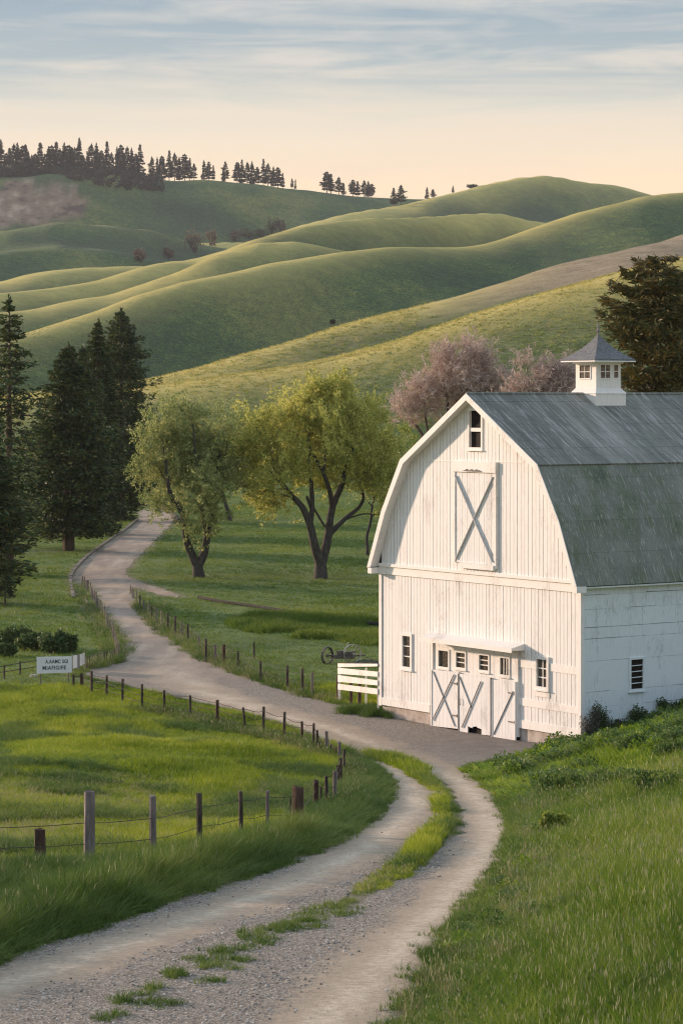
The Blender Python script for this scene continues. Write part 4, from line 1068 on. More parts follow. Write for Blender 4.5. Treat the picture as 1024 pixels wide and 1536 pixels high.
# median strip and ragged tufts in the gravel
mx0, mx1, my0, my1 = MEDr[:, 0].min(), MEDr[:, 0].max(), MEDr[:, 1].min(), MEDr[:, 1].max()
n = int(11000 * DENS); X = mx0 + rng.random(n) * (mx1 - mx0); Y = my0 + rng.random(n) * (my1 - my0)
k = inside(X, Y, MEDr); X, Y = X[k], Y[k]
k = rng.random(len(X)) < 0.05 + ss(0.05, 0.6, dist_poly(X, Y, MEDr) + 0.5 * vnoise(X / .5, Y / .7, 62)); X, Y = X[k], Y[k]
hs = (0.5 + 0.9 * ss(0, .45, dist_poly(X, Y, MEDr))) * (0.6 + .8 * (vnoise(X / .8, Y / 1.2, 61) + .5))
pts = [(X, Y, hs)]
spots = hit([(385, 1410), (372, 1402), (395, 1418), (345, 1425), (335, 1440), (318, 1446), (325, 1430), (300, 1452), (318, 1474), (262, 1463), (263, 1466), (225, 1484), (218, 1490), (245, 1506), (236, 1508), (186, 1502), (190, 1506), (290, 1440), (370, 1442), (352, 1455), (436, 1392), (425, 1398), (452, 1386), (465, 1380), (488, 1372), (498, 1362), (515, 1372), (480, 1392), (410, 1395), (180, 1522), (160, 1528)])
ssz = [.42, .3, .36, .34, .34, .30, .3, .2, .25, .28, .25, .22, .2, .3, .26, .2, .16, .2, .18, .14, .4, .3, .42, .45, .5, .55, .25, .22, .35, .16, .2]
for (sx, sy, sz), s in zip(spots, ssz):
    s *= 0.8; nn = int(15 * s / 0.3); a = rng.random(nn) * 6.28; d = s * np.sqrt(rng.random(nn)) * (0.6 + 0.9 * rng.random(nn))
    pts.append((sx + d * np.cos(a) * 1.3, sy + d * np.sin(a) * 1.6, (0.55 + 0.9 * rng.random(nn)) * (1.15 - 0.4 * d / s)))
X = np.concatenate([p[0] for p in pts]); Y = np.concatenate([p[1] for p in pts]); hs = np.concatenate([p[2] for p in pts])
scatter('median_grass', MEDI, X, Y, np.stack([np.full(len(X), .8)] * 2 + [hs * 0.8], 1), 'ragged grass strip between the two wheel tracks', lift=0.01)
# grass creeping over the road edges
per = resample(ROAD, 0.10); per = per[(per[:, 1] > 36) & (per[:, 1] < 135)]
per = np.repeat(per, 3, 0); rj = rng.normal(0, .16, per.shape); X, Y = per[:, 0] + rj[:, 0], per[:, 1] + rj[:, 1]
k = (vnoise(X / .9, Y / .9, 63) > -0.18) & ~in_barn(X, Y, 2.6) & (inside(X, Y, ROADr) | True)
k &= ~((X > 1.0) & (Y > 100) & (Y < 116))
scatter('edge_grass', MEDI, X[k], Y[k], np.stack([np.full(k.sum(), .9)] * 2 + [0.4 + 0.9 * rng.random(k.sum())], 1), 'low grass creeping over the gravel edges', lift=0.01)
# valley lawn
X, Y = sample(int(90000 * DENS), 116, 440, 0.9)
k = offroad(X, Y) & ~in_barn(X, Y, 0.3) & (edge_dist(X, Y) > 0.3) & ~((X < xat(560, Y)) & (Y < 128) & (X < 0) & (Y < 118)); X, Y = X[k], Y[k]
wd = 0.8 + Y / 170; patch = vnoise(X / 6, Y / 14, 65) + .5
scatter('valley_grass', LAWN, X, Y, np.stack([wd, wd, (0.45 + 1.0 * patch) * (0.7 + .6 * rng.random(len(X)))], 1), 'short green valley grass around the trees')
# coarse grass tussocks over the nearer hill faces
HILLG = [clump('hill_tuft_%d' % i, 14, 0.55, 0.42, 0.10, 0.8, G_HILL, 1) for i in range(3)]
X, Y = sample(int(80000 * DENS), 430, 860, 0.6)
gpx = CX + F * X / Y; gpy = HY + F * (CZ - height(X, Y)) / Y
dAx = np.interp(gpx, _PX, _lines['A'][1]); dBx = np.interp(gpx, _PX, _lines['B'][1]); lA = np.interp(gpx, _PX, _lines['A'][0])
cw = np.maximum(np.exp(-((Y - dAx + 6) / 34) ** 2), np.exp(-((Y - dBx + 6) / 34) ** 2))
is_tan = (gpx > 640 + 120 * vnoise(X / 8, Y / 8, 83)) & (Y > dBx + 40) & (gpy < lA + 32) & (Y < dAx + 60)
k = ~is_tan & (rng.random(len(X)) < 0.55 + 0.5 * vnoise(X / 9, Y / 16, 81)); X, Y, cw = X[k], Y[k], cw[k]
gold = rng.random(len(X)) < cw * 0.9
s_ = (1.0 + (Y - 430) / 500) * (1 - 0.75 * ss(720, 860, Y))
HILLSUN = [clump('hill_dry_%d' % i, 14, 0.55, 0.42, 0.10, 0.8, G_HILLSUN, 1) for i in range(3)]  # same tufts in painted sunlit gold, for the crests
scatter('sunlit_crest_grass', HILLSUN, X[gold], Y[gold], np.stack([s_, s_, s_ * (0.4 + 0.7 * rng.random(len(X)))], 1)[gold], 'grass painted sunlit gold along the crests of the nearer hills')
X, Y, s_ = X[~gold], Y[~gold], s_[~gold]
scatter('hill_grass', HILLG, X, Y, np.stack([s_, s_, s_ * (0.4 + 0.7 * rng.random(len(X)))], 1), 'coarse grass tussocks over the nearer hill slopes')
# taller rushes in the hollow right of the lawn
hol = hit(catmull([(345, 935), (380, 925), (440, 922), (520, 925), (575, 935), (575, 965), (540, 968), (500, 960), (440, 958), (380, 950)], 4, True))
n = 30000; X = hol[:, 0].min() + rng.random(n) * np.ptp(hol[:, 0]); Y = hol[:, 1].min() + rng.random(n) * np.ptp(hol[:, 1]); k = inside(X, Y, hol) & (vnoise(X / 3, Y / 5, 67) > -0.15); X, Y = X[k], Y[k]
k = rng.random(len(X)) < .16; X, Y = X[k], Y[k]
scatter('rushes', [clump('rush_%d' % i, 20, 0.3, 0.6, 0.03, 0.5, G_LAWN, 2) for i in range(2)], X, Y, np.stack([np.full(len(X), 1.3)] * 2 + [0.35 + 0.9 * (vnoise(X / 2, Y / 3, 68) + .5)], 1), 'taller rushes in the hollow beyond the machinery')
# weeds and dead stems at the fences along the road and in the left hedge
def along(px, n, wdt, sd):
    P = hit(catmull(px, 6)); P = resample(P, 0.1); i = rng.integers(0, len(P), n)
    return P[i, 0] + rng.normal(0, wdt, n), P[i, 1] + rng.normal(0, wdt, n)
X1, Y1 = along([(205, 905), (225, 930), (262, 955), (298, 978), (345, 1001), (391, 1022), (431, 1036), (470, 1047), (505, 1052)], 700, 0.7, 1)
X2, Y2 = along([(213, 1066), (290, 1080), (370, 1102), (430, 1112), (480, 1130), (512, 1142)], 420, 0.40, 2)
X3, Y3 = along([(126, 878), (140, 897), (153, 920), (168, 948), (180, 982)], 600, 0.55, 3)
X4, Y4 = along([(128, 1003), (150, 998), (176, 990)], 200, 0.4, 4)
X = np.concatenate([X1, X2, X3, X4]); Y = np.concatenate([Y1, Y2, Y3, Y4]); k = ~(inside(X, Y, ROADr) & (edge_dist(X, Y) > 0.35)); X, Y = X[k], Y[k]
scatter('fence_weeds', DRY + VRG[:2], X, Y, np.stack([np.full(len(X), 1.3)] * 2 + [0.5 + 0.7 * rng.random(len(X))], 1), 'weeds and dry stems growing along the fence lines')
# grass clump strip left of the barn corner
X, Y = along([(528, 1068), (545, 1070), (562, 1072), (577, 1074)], 260, 0.38, 5)
scatter('corner_grass', VRG, X, Y, np.stack([np.full(len(X), 1.0)] * 2 + [0.55 + .3 * rng.random(len(X))], 1), 'dark grass patch at the left foot of the barn', lift=0.03)

# loose stones on the road
def rock(name, s):
    r = np.random.default_rng(s); V = []; 
    t = (1 + 5 ** .5) / 2
    v = np.array([(-1, t, 0), (1, t, 0), (-1, -t, 0), (1, -t, 0), (0, -1, t), (0, 1, t), (0, -1, -t), (0, 1, -t), (t, 0, -1), (t, 0, 1), (-t, 0, -1), (-t, 0, 1)], float) / 1.9
    v *= (0.75 + 0.5 * r.random((12, 1))); v *= [1, .8, .55]
    f = [(0, 11, 5), (0, 5, 1), (0, 1, 7), (0, 7, 10), (0, 10, 11), (1, 5, 9), (5, 11, 4), (11, 10, 2), (10, 7, 6), (7, 1, 8), (3, 9, 4), (3, 4, 2), (3, 2, 6), (3, 6, 8), (3, 8, 9), (4, 9, 5), (2, 4, 11), (6, 2, 10), (8, 6, 7), (9, 8, 1)]
    me = fast_mesh(name, v, None, f, {'rnd': np.full(12, r.random())}); me.materials.append(M_ROCK)
    return bpy.data.objects.new(name, me)
m_, nt_, out_ = new_mat('road_stone')
ri = N(nt_, 'ShaderNodeObjectInfo').outputs['Random']
principled(nt_, out_, ramp(nt_, ri, [(0.0, (0.14, 0.125, 0.11)), (0.5, (0.33, 0.30, 0.27)), (1.0, (0.60, 0.57, 0.53))]), 0.85, None, 0, 0.2)
M_ROCK = m_
X, Y = sample(int(42000), 36, 92, 1.1)
k = inside(X, Y, ROADr) & ~inside(X, Y, MEDr); X, Y = X[k], Y[k]
dtr = np.minimum(dist_poly(X, Y, TRACKS[0], False), dist_poly(X, Y, TRACKS[1], False))
k = rng.random(len(X)) < ss(0.5, 1.05, dtr + 0.5 * vnoise(X / .7, Y / .7, 71)) * 0.9 + 0.02; X, Y = X[k], Y[k]
s = 0.010 + 0.022 * rng.random(len(X)) ** 2.5
scatter('gravel', [rock('stone_%d' % i, i) for i in range(3)], X, Y, s * 1.2, 'loose grey gravel between and beside the wheel tracks', tilt=1.0, lift=0.015)

# ------------------------------------------------------------------ trees
def leaf_quads(P, D, size, aspect, r, jitter=0.9):
    """leaf shaped quads at P pointing along D"""
    n = len(P); D = D + r.normal(0, jitter, (n, 3)); D /= np.linalg.norm(D, axis=1)[:, None] + 1e-9
    s = r.normal(0, 1, (n, 3)); s = np.cross(D, s); s /= np.linalg.norm(s, axis=1)[:, None] + 1e-9
    ln = (size * (0.6 + 0.8 * r.random(n)))[:, None]; w_ = ln * aspect
    V = np.stack([P - D * ln * .5, P + s * w_ * .5, P + D * ln * .5, P - s * w_ * .5], 1).reshape(-1, 3)
    Q = np.arange(4 * n).reshape(n, 4)
    return V, Q

class Tree:
    def __init__(s, seed): s.p = []; s.par = []; s.minr = []; s.r = np.random.default_rng(seed)
    def path(s, pts, r0, r1, parent=-1, step=0.5):
        """adds a limb polyline, returns index list"""
        pts = catmull(pts, 5); out = []; n = len(pts)
        for i, q in enumerate(pts):
            if i == 0 and parent >= 0: prev = parent; continue
            s.p.append(np.array(q)); s.par.append(parent if not out else out[-1]); s.minr.append(r0 + (r1 - r0) * i / (n - 1)); out.append(len(s.p) - 1)
        return out
    def near(s, q): return int(np.argmin(np.linalg.norm(np.array(s.p) - np.array(q), axis=1)))
    def attach(s, targets, r_tip=0.012, wig=0.12, low=0.35, up=0.15, seg=3):
        T = np.array(targets); P0 = np.array(s.p)
        order = np.argsort(np.min(np.linalg.norm(T[:, None] - P0[None, ::2], axis=2), axis=1))
        tips = []
        for i in order:
            t = T[i]; P = np.array(s.p)
            d = np.linalg.norm(P - t, axis=1) + low * np.maximum(P[:, 2] - t[2], 0)
            k = int(np.argmin(d)); a = P[k]; prev = k; Ld = np.linalg.norm(t - a)
            for j in range(1, seg + 1):
                f = j / seg; q = a + (t - a) * f + s.r.normal(0, wig * Ld, 3) * math.sin(math.pi * f) * 0.7; q[2] += up * Ld * math.sin(math.pi * f)
                s.p.append(q); s.par.append(prev); s.minr.append(0); prev = len(s.p) - 1
            tips.append((prev, a))
        return tips
    def radii(s, r_tip, ex=2.3):
        n = len(s.p); acc = np.zeros(n)
        for i in range(n - 1, -1, -1):
            if acc[i] == 0: acc[i] = r_tip ** ex
            if s.par[i] >= 0: acc[s.par[i]] += acc[i]
        R = acc ** (1 / ex); s.R = np.maximum(np.minimum(R, 0.6), np.array(s.minr)); return s.R
    def mesh(s, name, nside=6, thin=0.0, sides_small=4):
        V = []; Q = []; P = s.p; n = len(P)
        main = {}
        for i in range(n):
            if s.par[i] < 0: continue
            a = P[s.par[i]]; b = P[i]; ra, rb = s.R[s.par[i]], s.R[i]
            ra = min(ra, rb * 1.5 + 0.01)
            if rb < thin: continue
            m = nside if rb > 0.05 else sides_small
            d = b - a; Ld = np.linalg.norm(d)
            if Ld < 1e-5: continue
            d = d / Ld; u = np.cross(d, (0.3, 0.2, 0.93)); 
            if np.linalg.norm(u) < 0.1: u = np.cross(d, (1, 0, 0))
            u /= np.linalg.norm(u); w_ = np.cross(d, u); bb = len(V); ext = min(rb, 0.05) * 0.6
            for c, rr in ((a - d * ext, ra), (b + d * ext, rb)):
                for k in range(m):
                    t = 2 * math.pi * k / m; V.append(c + (u * math.cos(t) + w_ * math.sin(t)) * rr)
            for k in range(m): Q.append((bb + k, bb + (k + 1) % m, bb + m + (k + 1) % m, bb + m + k))
        return fast_mesh(name, V, Q, None, None)

def bark_mat(name, a, b):
    m, nt, out = new_mat(name); o = objc(nt)
    f = noise(nt, mapping(nt, o, (7, 7, 1.2)), 1.6, 5, 0.75)
    principled(nt, out, ramp(nt, f, [(0.35, a), (0.65, b)]), 0.9, bump(nt, f, 1.0, 0.08), 0, 0.15)
    return m
BARK = bark_mat('dark_ridged_bark', (0.022, 0.019, 0.017), (0.13, 0.118, 0.108))
BARKP = bark_mat('pine_bark', (0.04, 0.028, 0.02), (0.15, 0.11, 0.085))
BARKR = bark_mat('reddish_twig_bark', (0.09, 0.06, 0.05), (0.20, 0.14, 0.125))
F_WIL = leaf_mat('willow_leaves', [(0.17, 0.21, 0.045), (0.35, 0.37, 0.08), (0.54, 0.53, 0.13), (0.70, 0.64, 0.19)], 0.35, 0.45)
F_WIL2 = leaf_mat('olive_green_leaves', [(0.13, 0.185, 0.06), (0.25, 0.31, 0.105), (0.38, 0.42, 0.155), (0.53, 0.51, 0.21)], 0.35, 0.45, 3.0)
F_BUSH = leaf_mat('shrub_leaves', [(0.030, 0.060, 0.018), (0.065, 0.110, 0.032), (0.13, 0.18, 0.055)], 0.8, 0.3, 5.0)
F_YEL = leaf_mat('yellow_green_leaves', [(0.15, 0.20, 0.03), (0.28, 0.33, 0.055), (0.44, 0.45, 0.09)], 0.4, 0.4, 8.0)
F_CON = leaf_mat('dark_conifer_needles', [(0.010, 0.026, 0.009), (0.026, 0.052, 0.015), (0.055, 0.090, 0.024), (0.15, 0.15, 0.042)], 0.5, 0.18, 1.0)
F_PINE = leaf_mat('bronze_pine_needles', [(0.022, 0.034, 0.009), (0.050, 0.060, 0.015), (0.105, 0.095, 0.024), (0.19, 0.13, 0.036)], 0.45, 0.15, 2.0)
F_TWIG = leaf_mat('pink_bare_twigs', [(0.34, 0.25, 0.215), (0.54, 0.41, 0.35), (0.70, 0.56, 0.48)], 0.3, 0.2, 4.0)

def blob_targets(r, blobs, per):
    out = []
    for (c, rad) in blobs:
        c = np.array(c); rad = np.array(rad); n = max(3, int(per * (rad[0] * rad[1] * rad[2]) ** (0.67)))
        d = r.normal(0, 1, (n, 3)); d /= np.linalg.norm(d, axis=1)[:, None]
        out.append(c + d * rad * (r.random((n, 1)) ** 0.42))
    return np.concatenate(out)

def foliage(tree, tips, name, mat, parent, ntw, nleaf, tl, lsize, aspect, upb=0.6, outc=None, droop=0.0):
    r = tree.r; P = []; D = []
    for (ti, a) in tips:
        t = tree.p[ti]; o = t - a; o /= np.linalg.norm(o) + 1e-6
        for k in range(ntw):
            d = o * 0.6 + r.normal(0, 0.55, 3); d[2] += upb; d /= np.linalg.norm(d)
            st = t + r.normal(0, tl * 0.35, 3); ln = tl * (0.5 + r.random())
            s = r.random(nleaf)[:, None] * ln
            q = st + d * s + r.normal(0, tl * 0.09, (nleaf, 3)); q[:, 2] -= droop * s[:, 0] ** 2
            P.append(q); D.append(np.repeat(d[None], nleaf, 0))
    P = np.concatenate(P); D = np.concatenate(D)
    V, Q = leaf_quads(P, D, lsize, aspect, r)
    rr = np.repeat(r.random(len(P)), 4)
    me = fast_mesh(name, V, Q, None, {'rnd': rr})
    return link(name, me, mat, parent)

def P3(px, py, Y, base, dy=0.0):     # photo position at depth Y+dy, relative to the tree's base
    return (xat(px, Y + dy) - base[0], Y + dy - base[1], zat(py, Y + dy) - base[2])

def broad_tree(seed, name, label, basepx, limbs, blobs, leafm, per=2.2, ntw=6, nleaf=22, tl=0.9, lsize=0.17, aspect=0.42, group=None, barkm=None, Y=None, rtip=0.013, cat='tree', upb=0.6, trunkr=0.4, thin=0.0, bs=1.15):
    if Y is None: b = hit([basepx])[0]
    else: b = np.array([xat(basepx[0], Y), Y, float(height(xat(basepx[0], Y), Y))])
    Y = b[1]
    t = Tree(seed); root = empty(name, b, label, cat, group)
    r = t.r
    idx0 = t.path([(0, 0, -0.4), (0.0, 0, 0.1), P3(*limbs[0][0], Y, b, 0)], trunkr * 1.25, trunkr * 0.80)
    for li, (start, pts, r0, r1, dy) in enumerate(limbs[1:]):
        s = P3(*start, Y, b, 0) if start is not None else t.p[idx0[-1]]
        k = t.near(s); n = len(pts)
        pp = [t.p[k]] + [P3(px, py, Y, b, dy * (i + 1) / n) for i, (px, py) in enumerate(pts)]
        t.path(pp, r0, r1, parent=k)
    bl = []
    for (px, py, rx, rz, dy) in blobs:
        yy = Y + dy; k = yy / F
        bl.append((np.array(P3(px, py, Y, b, dy)), (rx * k * bs, rx * k * 0.95 * bs, rz * k * bs)))
    T = blob_targets(r, bl, per)
    T = T[vnoise(T[:, 0] / 1.7 + seed, T[:, 1] / 1.7 + T[:, 2] / 1.5, seed) > -0.24]
    T = T[T[:, 2] > 0.8]
    tips = t.attach(T)
    t.radii(rtip)
    link('trunk', t.mesh('trunk', 7, thin), barkm or BARK, root)
    foliage(t, tips, 'crown', leafm, root, ntw, nleaf, tl, lsize, aspect, upb)
    return root

# the big willow in the middle of the lawn
broad_tree(11, 'willow_tree', 'largest spreading yellow-green willow with dark forked trunk left of the barn', (481, 868),
 [[(481, 846)],
  (None, [(476, 832), (471, 815), (465, 788), (454, 762), (437, 743), (420, 722), (405, 707)], 0.46, 0.10, -1.5),
  ((437, 743), [(425, 742), (410, 738), (403, 735)], 0.10, 0.04, 0.5),
  ((465, 788), [(468, 760), (466, 716), (462, 667), (468, 650), (476, 630)], 0.24, 0.06, 1.5),
  (None, [(486, 830), (492, 804), (498, 762), (512, 728), (522, 690), (533, 660), (535, 628)], 0.45, 0.08, 1.0),
  ((498, 762), [(494, 735), (484, 707), (474, 690), (465, 672), (462, 655)], 0.22, 0.07, -2.0),
  ((484, 707), [(488, 670), (489, 632), (492, 605)], 0.11, 0.04, -2.5),
  ((492, 804), [(505, 790), (520, 776), (537, 762), (545, 745), (538, 720), (536, 690)], 0.24, 0.07, 2.5),
  ((520, 776), [(545, 771), (568, 772)], 0.09, 0.04, 1.0),
  ((454, 762), [(460, 745), (475, 770), (487, 790)], 0.1, 0.09, 0.4)],
 [(490, 605, 46, 32, 0), (450, 640, 42, 34, -2), (535, 640, 44, 34, 1), (415, 660, 42, 38, 0), (570, 680, 36, 32, 2), (395, 700, 42, 30, 1), (470, 680, 60, 34, 3),
  (540, 705, 44, 28, 0), (380, 735, 30, 20, 0), (432, 715, 36, 22, -3), (575, 725, 26, 24, 1), (500, 650, 60, 40, -3), (392, 640, 26, 26, 1), (470, 594, 22, 20, 0), (495, 590, 26, 20, 0), (555, 752, 18, 12, 0), (445, 620, 34, 26, 1), (375, 680, 26, 30, 0), (410, 620, 24, 20, -1), (425, 690, 52, 42, 4), (510, 700, 46, 34, 5), (465, 640, 50, 40, 5), (540, 620, 22, 22, 0), (405, 750, 26, 16, 1)],
 F_WIL, per=4.2, ntw=9, nleaf=28, tl=1.15, lsize=0.23, group='broadleaf trees on the valley lawn', trunkr=0.60)
# the left willow with two low forks
broad_tree(12, 'willow_tree', 'forked olive willow standing right beside the winding road', (298, 866),
 [[(296, 850)],
  (None, [(288, 832), (279, 808), (276, 778), (266, 755), (254, 735), (250, 700), (245, 665)], 0.38, 0.07, -1.0),
  (None, [(306, 830), (311, 805), (317, 782), (320, 750), (322, 715), (330, 680)], 0.40, 0.08, 1.0),
  ((311, 805), [(305, 780), (301, 755), (296, 720), (292, 670), (290, 640)], 0.22, 0.06, -1.0),
  ((266, 755), [(258, 750), (250, 725), (240, 705)], 0.09, 0.03, 0)],
 [(265, 640, 36, 30, 0), (300, 660, 40, 34, 1), (240, 680, 28, 34, -1), (250, 720, 32, 26, 0), (310, 700, 40, 32, 0), (285, 740, 34, 24, -2), (275, 690, 44, 40, 2), (335, 720, 26, 22, 1), (300, 790, 26, 24, -1.5), (345, 690, 22, 20, 2), (300, 770, 22, 18, -2), (270, 626, 26, 20, 0), (235, 640, 22, 26, 1), (288, 780, 26, 22, -1.2), (262, 760, 26, 22, 0), (228, 700, 20, 34, 0), (315, 755, 26, 26, -1), (240, 755, 20, 16, 0), (300, 725, 34, 30, -2.4), (270, 700, 40, 40, 3), (320, 660, 30, 26, 2), (296, 800, 20, 16, -1)],
 F_WIL2, per=4.2, ntw=9, nleaf=28, tl=1.05, lsize=0.22, group='broadleaf trees on the valley lawn', trunkr=0.52)
broad_tree(13, 'willow_tree', 'leaning thin-trunked willow behind the forked one', (345, 782),
 [[(343, 772)],
  (None, [(338, 755), (332, 735), (325, 720), (318, 700), (322, 670)], 0.26, 0.1, 0),
  ((325, 720), [(340, 700), (350, 670), (352, 640)], 0.12, 0.05, 1)],
 [(348, 635, 30, 26, 0), (330, 665, 34, 28, 0), (365, 665, 30, 28, 1), (318, 640, 24, 20, 0), (372, 705, 34, 26, 0), (385, 735, 22, 16, 0), (345, 695, 36, 22, 0)],
 F_WIL2, per=2.4, ntw=9, nleaf=24, tl=1.3, lsize=0.26, group='broadleaf trees on the valley lawn', trunkr=0.3, rtip=0.017)
broad_tree(14, 'willow_tree', 'slim dark-stemmed tree between the largest willow and the barn', (551, 833),
 [[(551, 822)],
  (None, [(550, 805), (556, 780), (558, 760), (566, 730), (575, 700)], 0.16, 0.07, 0),
  ((558, 760), [(545, 745), (535, 735)], 0.06, 0.03, 0), ((557, 775), [(570, 765), (580, 755)], 0.05, 0.03, 0)],
 [(575, 700, 30, 28, 0), (600, 720, 24, 30, 0), (560, 735, 28, 18, 0), (585, 745, 26, 18, 0), (590, 680, 22, 20, 0), (545, 715, 20, 18, 0)],
 F_WIL2, per=3.0, ntw=9, nleaf=24, tl=1.1, lsize=0.22, group='broadleaf trees on the valley lawn', trunkr=0.18)
broad_tree(15, 'willow_tree', 'round yellow-green tree rising just behind the barn roof edge', (592, 772),
 [[(592, 745)], (None, [(592, 720), (594, 690)], 0.2, 0.08, 0)],
 [(592, 662, 28, 22, 0), (612, 675, 20, 20, 0), (575, 675, 18, 18, 0), (596, 700, 34, 24, 0), (600, 730, 28, 18, 0)],
 F_YEL, per=2.6, ntw=9, nleaf=24, tl=1.2, lsize=0.25, group='broadleaf trees on the valley lawn', trunkr=0.22)

# pinkish bare trees behind the barn
def bare_tree(seed, label, px, Y, limbs, blobs, per, tl):
    return broad_tree(seed, 'bare_tree', label, (px, 0), limbs, blobs, F_TWIG, per=per * 1.5, ntw=14, nleaf=14, tl=tl, lsize=0.45, aspect=0.11, group='pinkish bare trees behind the barn', barkm=BARKR, Y=Y, rtip=0.016, upb=0.35, trunkr=0.3)
bare_tree(21, 'wide pinkish bare tree behind the barn gable', 668, 185,
 [[(668, 760)], (None, [(655, 700), (640, 665), (625, 640), (612, 628)], 0.2, 0.06, 0), (None, [(670, 690), (672, 620), (665, 570)], 0.25, 0.07, 0), (None, [(690, 680), (715, 620), (735, 575)], 0.2, 0.06, 1), ((655, 700), [(640, 640), (635, 590)], 0.12, 0.05, 0)],
 [(690, 556, 36, 32, 0), (648, 580, 30, 26, 0), (725, 565, 34, 30, 0), (620, 612, 28, 18, 0), (680, 598, 54, 34, 0), (755, 590, 22, 30, 0), (712, 535, 28, 14, 0), (668, 545, 20, 16, 0)], 4.6, 1.0)
bare_tree(22, 'lower brownish bare tree left of the cupola', 815, 180,
 [[(815, 760)], (None, [(805, 680), (795, 610), (792, 570)], 0.2, 0.06, 0), (None, [(825, 680), (840, 610), (850, 570)], 0.2, 0.06, 0)],
 [(800, 575, 28, 30, 0), (832, 568, 28, 26, 0), (862, 578, 28, 28, 0), (780, 598, 22, 24, 0), (830, 600, 52, 24, 0)], 4.2, 1.0)
bare_tree(23, 'brownish bare tree between the cupola and the bronze pine', 912, 188,
 [[(912, 760)], (None, [(905, 680), (900, 620), (903, 590)], 0.2, 0.06, 0), (None, [(918, 680), (930, 610), (935, 580)], 0.2, 0.06, 0)],
 [(905, 595, 26, 26, 0), (935, 590, 26, 30, 0), (965, 598, 26, 26, 0)], 4.0, 1.0)

# conifers
def conifer(seed, name, label, b, H, prof, leafm, whorl=0.42, nb=(6, 9), droop=0.25, upt=0.2, spray=0.5, sw=0.30, nsp=22, fill=0.2, bare=0.0, group=None, trunkr=0.35, jag=0.3, cat='conifer', flat=0.0, spread=0.10, tipr=True, jitter=0.45):
    r = np.random.default_rng(seed); root = empty(name, b, label, cat, group) if label is not None else None
    zs = []; z = H * bare
    while z < H * 0.985: zs.append(z); z += whorl * (0.6 + 0.8 * r.random()) * (1.0 - 0.35 * z / H)
    px_, pr_ = [p[0] for p in prof], [p[1] for p in prof]
    tm = MB(); tm.tube([(0.0, 0, -0.5), (0.02, 0, H * .3), (0.0, 0.05, H * .6), (0.05, 0, H * .99)], [trunkr * 1.1, trunkr * .8, trunkr * .5, 0.03], 8)
    P = []; D = []
    sect = r.random(12) * 0.5 + 0.75
    for z in zs:
        n = r.integers(nb[0], nb[1] + 1); Rm = np.interp(z / H, px_, pr_)
        a0 = r.random() * 6.28
        for k in range(n):
            a = a0 + 6.283 * k / n + r.normal(0, 0.25)
            Lb = Rm * (1 - jag + jag * 1.5 * r.random()) * (0.85 + 0.3 * vnoise(np.array([a * 1.3 + 5]), np.array([z / 2.2]), seed)[0] * 2)
            if Lb < 0.15: Lb = 0.15
            el_ = r.normal(0.05, 0.12); dx, dy = math.cos(a), math.sin(a)
            m = max(4, int(nsp * Lb / max(pr_)))
            s = fill + (1 - fill) * r.random(m) ** 0.75
            q = np.stack([dx * Lb * s, dy * Lb * s, z + Lb * s * el_ - droop * Lb * s ** 1.6 + upt * Lb * s ** 4], 1)
            lat = r.normal(0, 1, m) * Lb * spread * (1.15 - s) * 1.8
            q[:, 0] += -dy * lat; q[:, 1] += dx * lat; q[:, 2] += r.normal(0, 0.07 + 0.05 * Lb * (1 - flat), m) * 0.8
            P.append(q)
            dd = np.stack([np.full(m, dx) - dy * np.sign(lat) * 0.7, np.full(m, dy) + dx * np.sign(lat) * 0.7, -droop + upt * 1.5 * s - 0.1], 1); D.append(dd)
            if Lb > 0.8 and k % 2 == 0:
                e = q[np.argmax(s)]
                tm.tube([(0, 0, z), (dx * Lb * .5, dy * Lb * .5, z + Lb * .5 * el_ - droop * Lb * .33), tuple(e)], [0.02 + 0.014 * Lb, 0.02 + 0.006 * Lb, 0.008], 4, False)
    m = 30; P.append(np.stack([r.normal(0, .05, m), r.normal(0, .05, m), H * (0.95 + 0.055 * r.random(m))], 1)); D.append(np.tile([0, 0, 1.0], (m, 1)))
    P = np.concatenate(P); D = np.concatenate(D)
    V, Q = leaf_quads(P, D, spray, sw, r, jitter)
    me = fast_mesh('crown', V, Q, None, {'rnd': np.repeat(r.random(len(P)), 4)})
    if root is None: return tm, me
    link('crown', me, leafm, root); tm.build('trunk', BARKP, root)
    return root
PR_OVAL = [(0, .35), (0.08, .8), (0.25, 1.0), (0.5, .95), (0.7, .72), (0.85, .42), (0.95, .2), (1, .04)]
PR_CONE = [(0, .8), (0.1, 1.0), (0.35, .85), (0.6, .6), (0.8, .36), (0.92, .18), (1, .03)]
def cprof(p, R): return [(a, b * R) for a, b in p]
def cbase(px, py): return hit([(px, py)])[0]
CG = 'dark conifers left of the winding road'
def place_con(seed, label, px, pyb, pytop, wpx, prof, Y=None, **kw):
    if Y is None: b = cbase(px, pyb)
    else: b = np.array([xat(px, Y), Y, float(height(xat(px, Y), Y))])
    H = zat(pytop, b[1]) - b[2]; R = wpx / 2 * b[1] / F
    return conifer(seed, 'conifer_tree', label, b, H, cprof(prof, R), F_CON, group=CG, **kw)
place_con(31, 'broad dark conifer with bare trunk nearest the bend of the road', 103, 826, 515, 150, PR_OVAL, bare=0.09, nsp=105, trunkr=0.55, jag=0.35, nb=(8, 11), spread=0.28, spray=0.42, sw=0.40)
place_con(32, 'slender conifer between the broad one and the tallest by the road', 148, 800, 477, 100, PR_OVAL, nsp=84, trunkr=0.4, nb=(7, 10), spread=0.2, spray=0.42, sw=0.32)
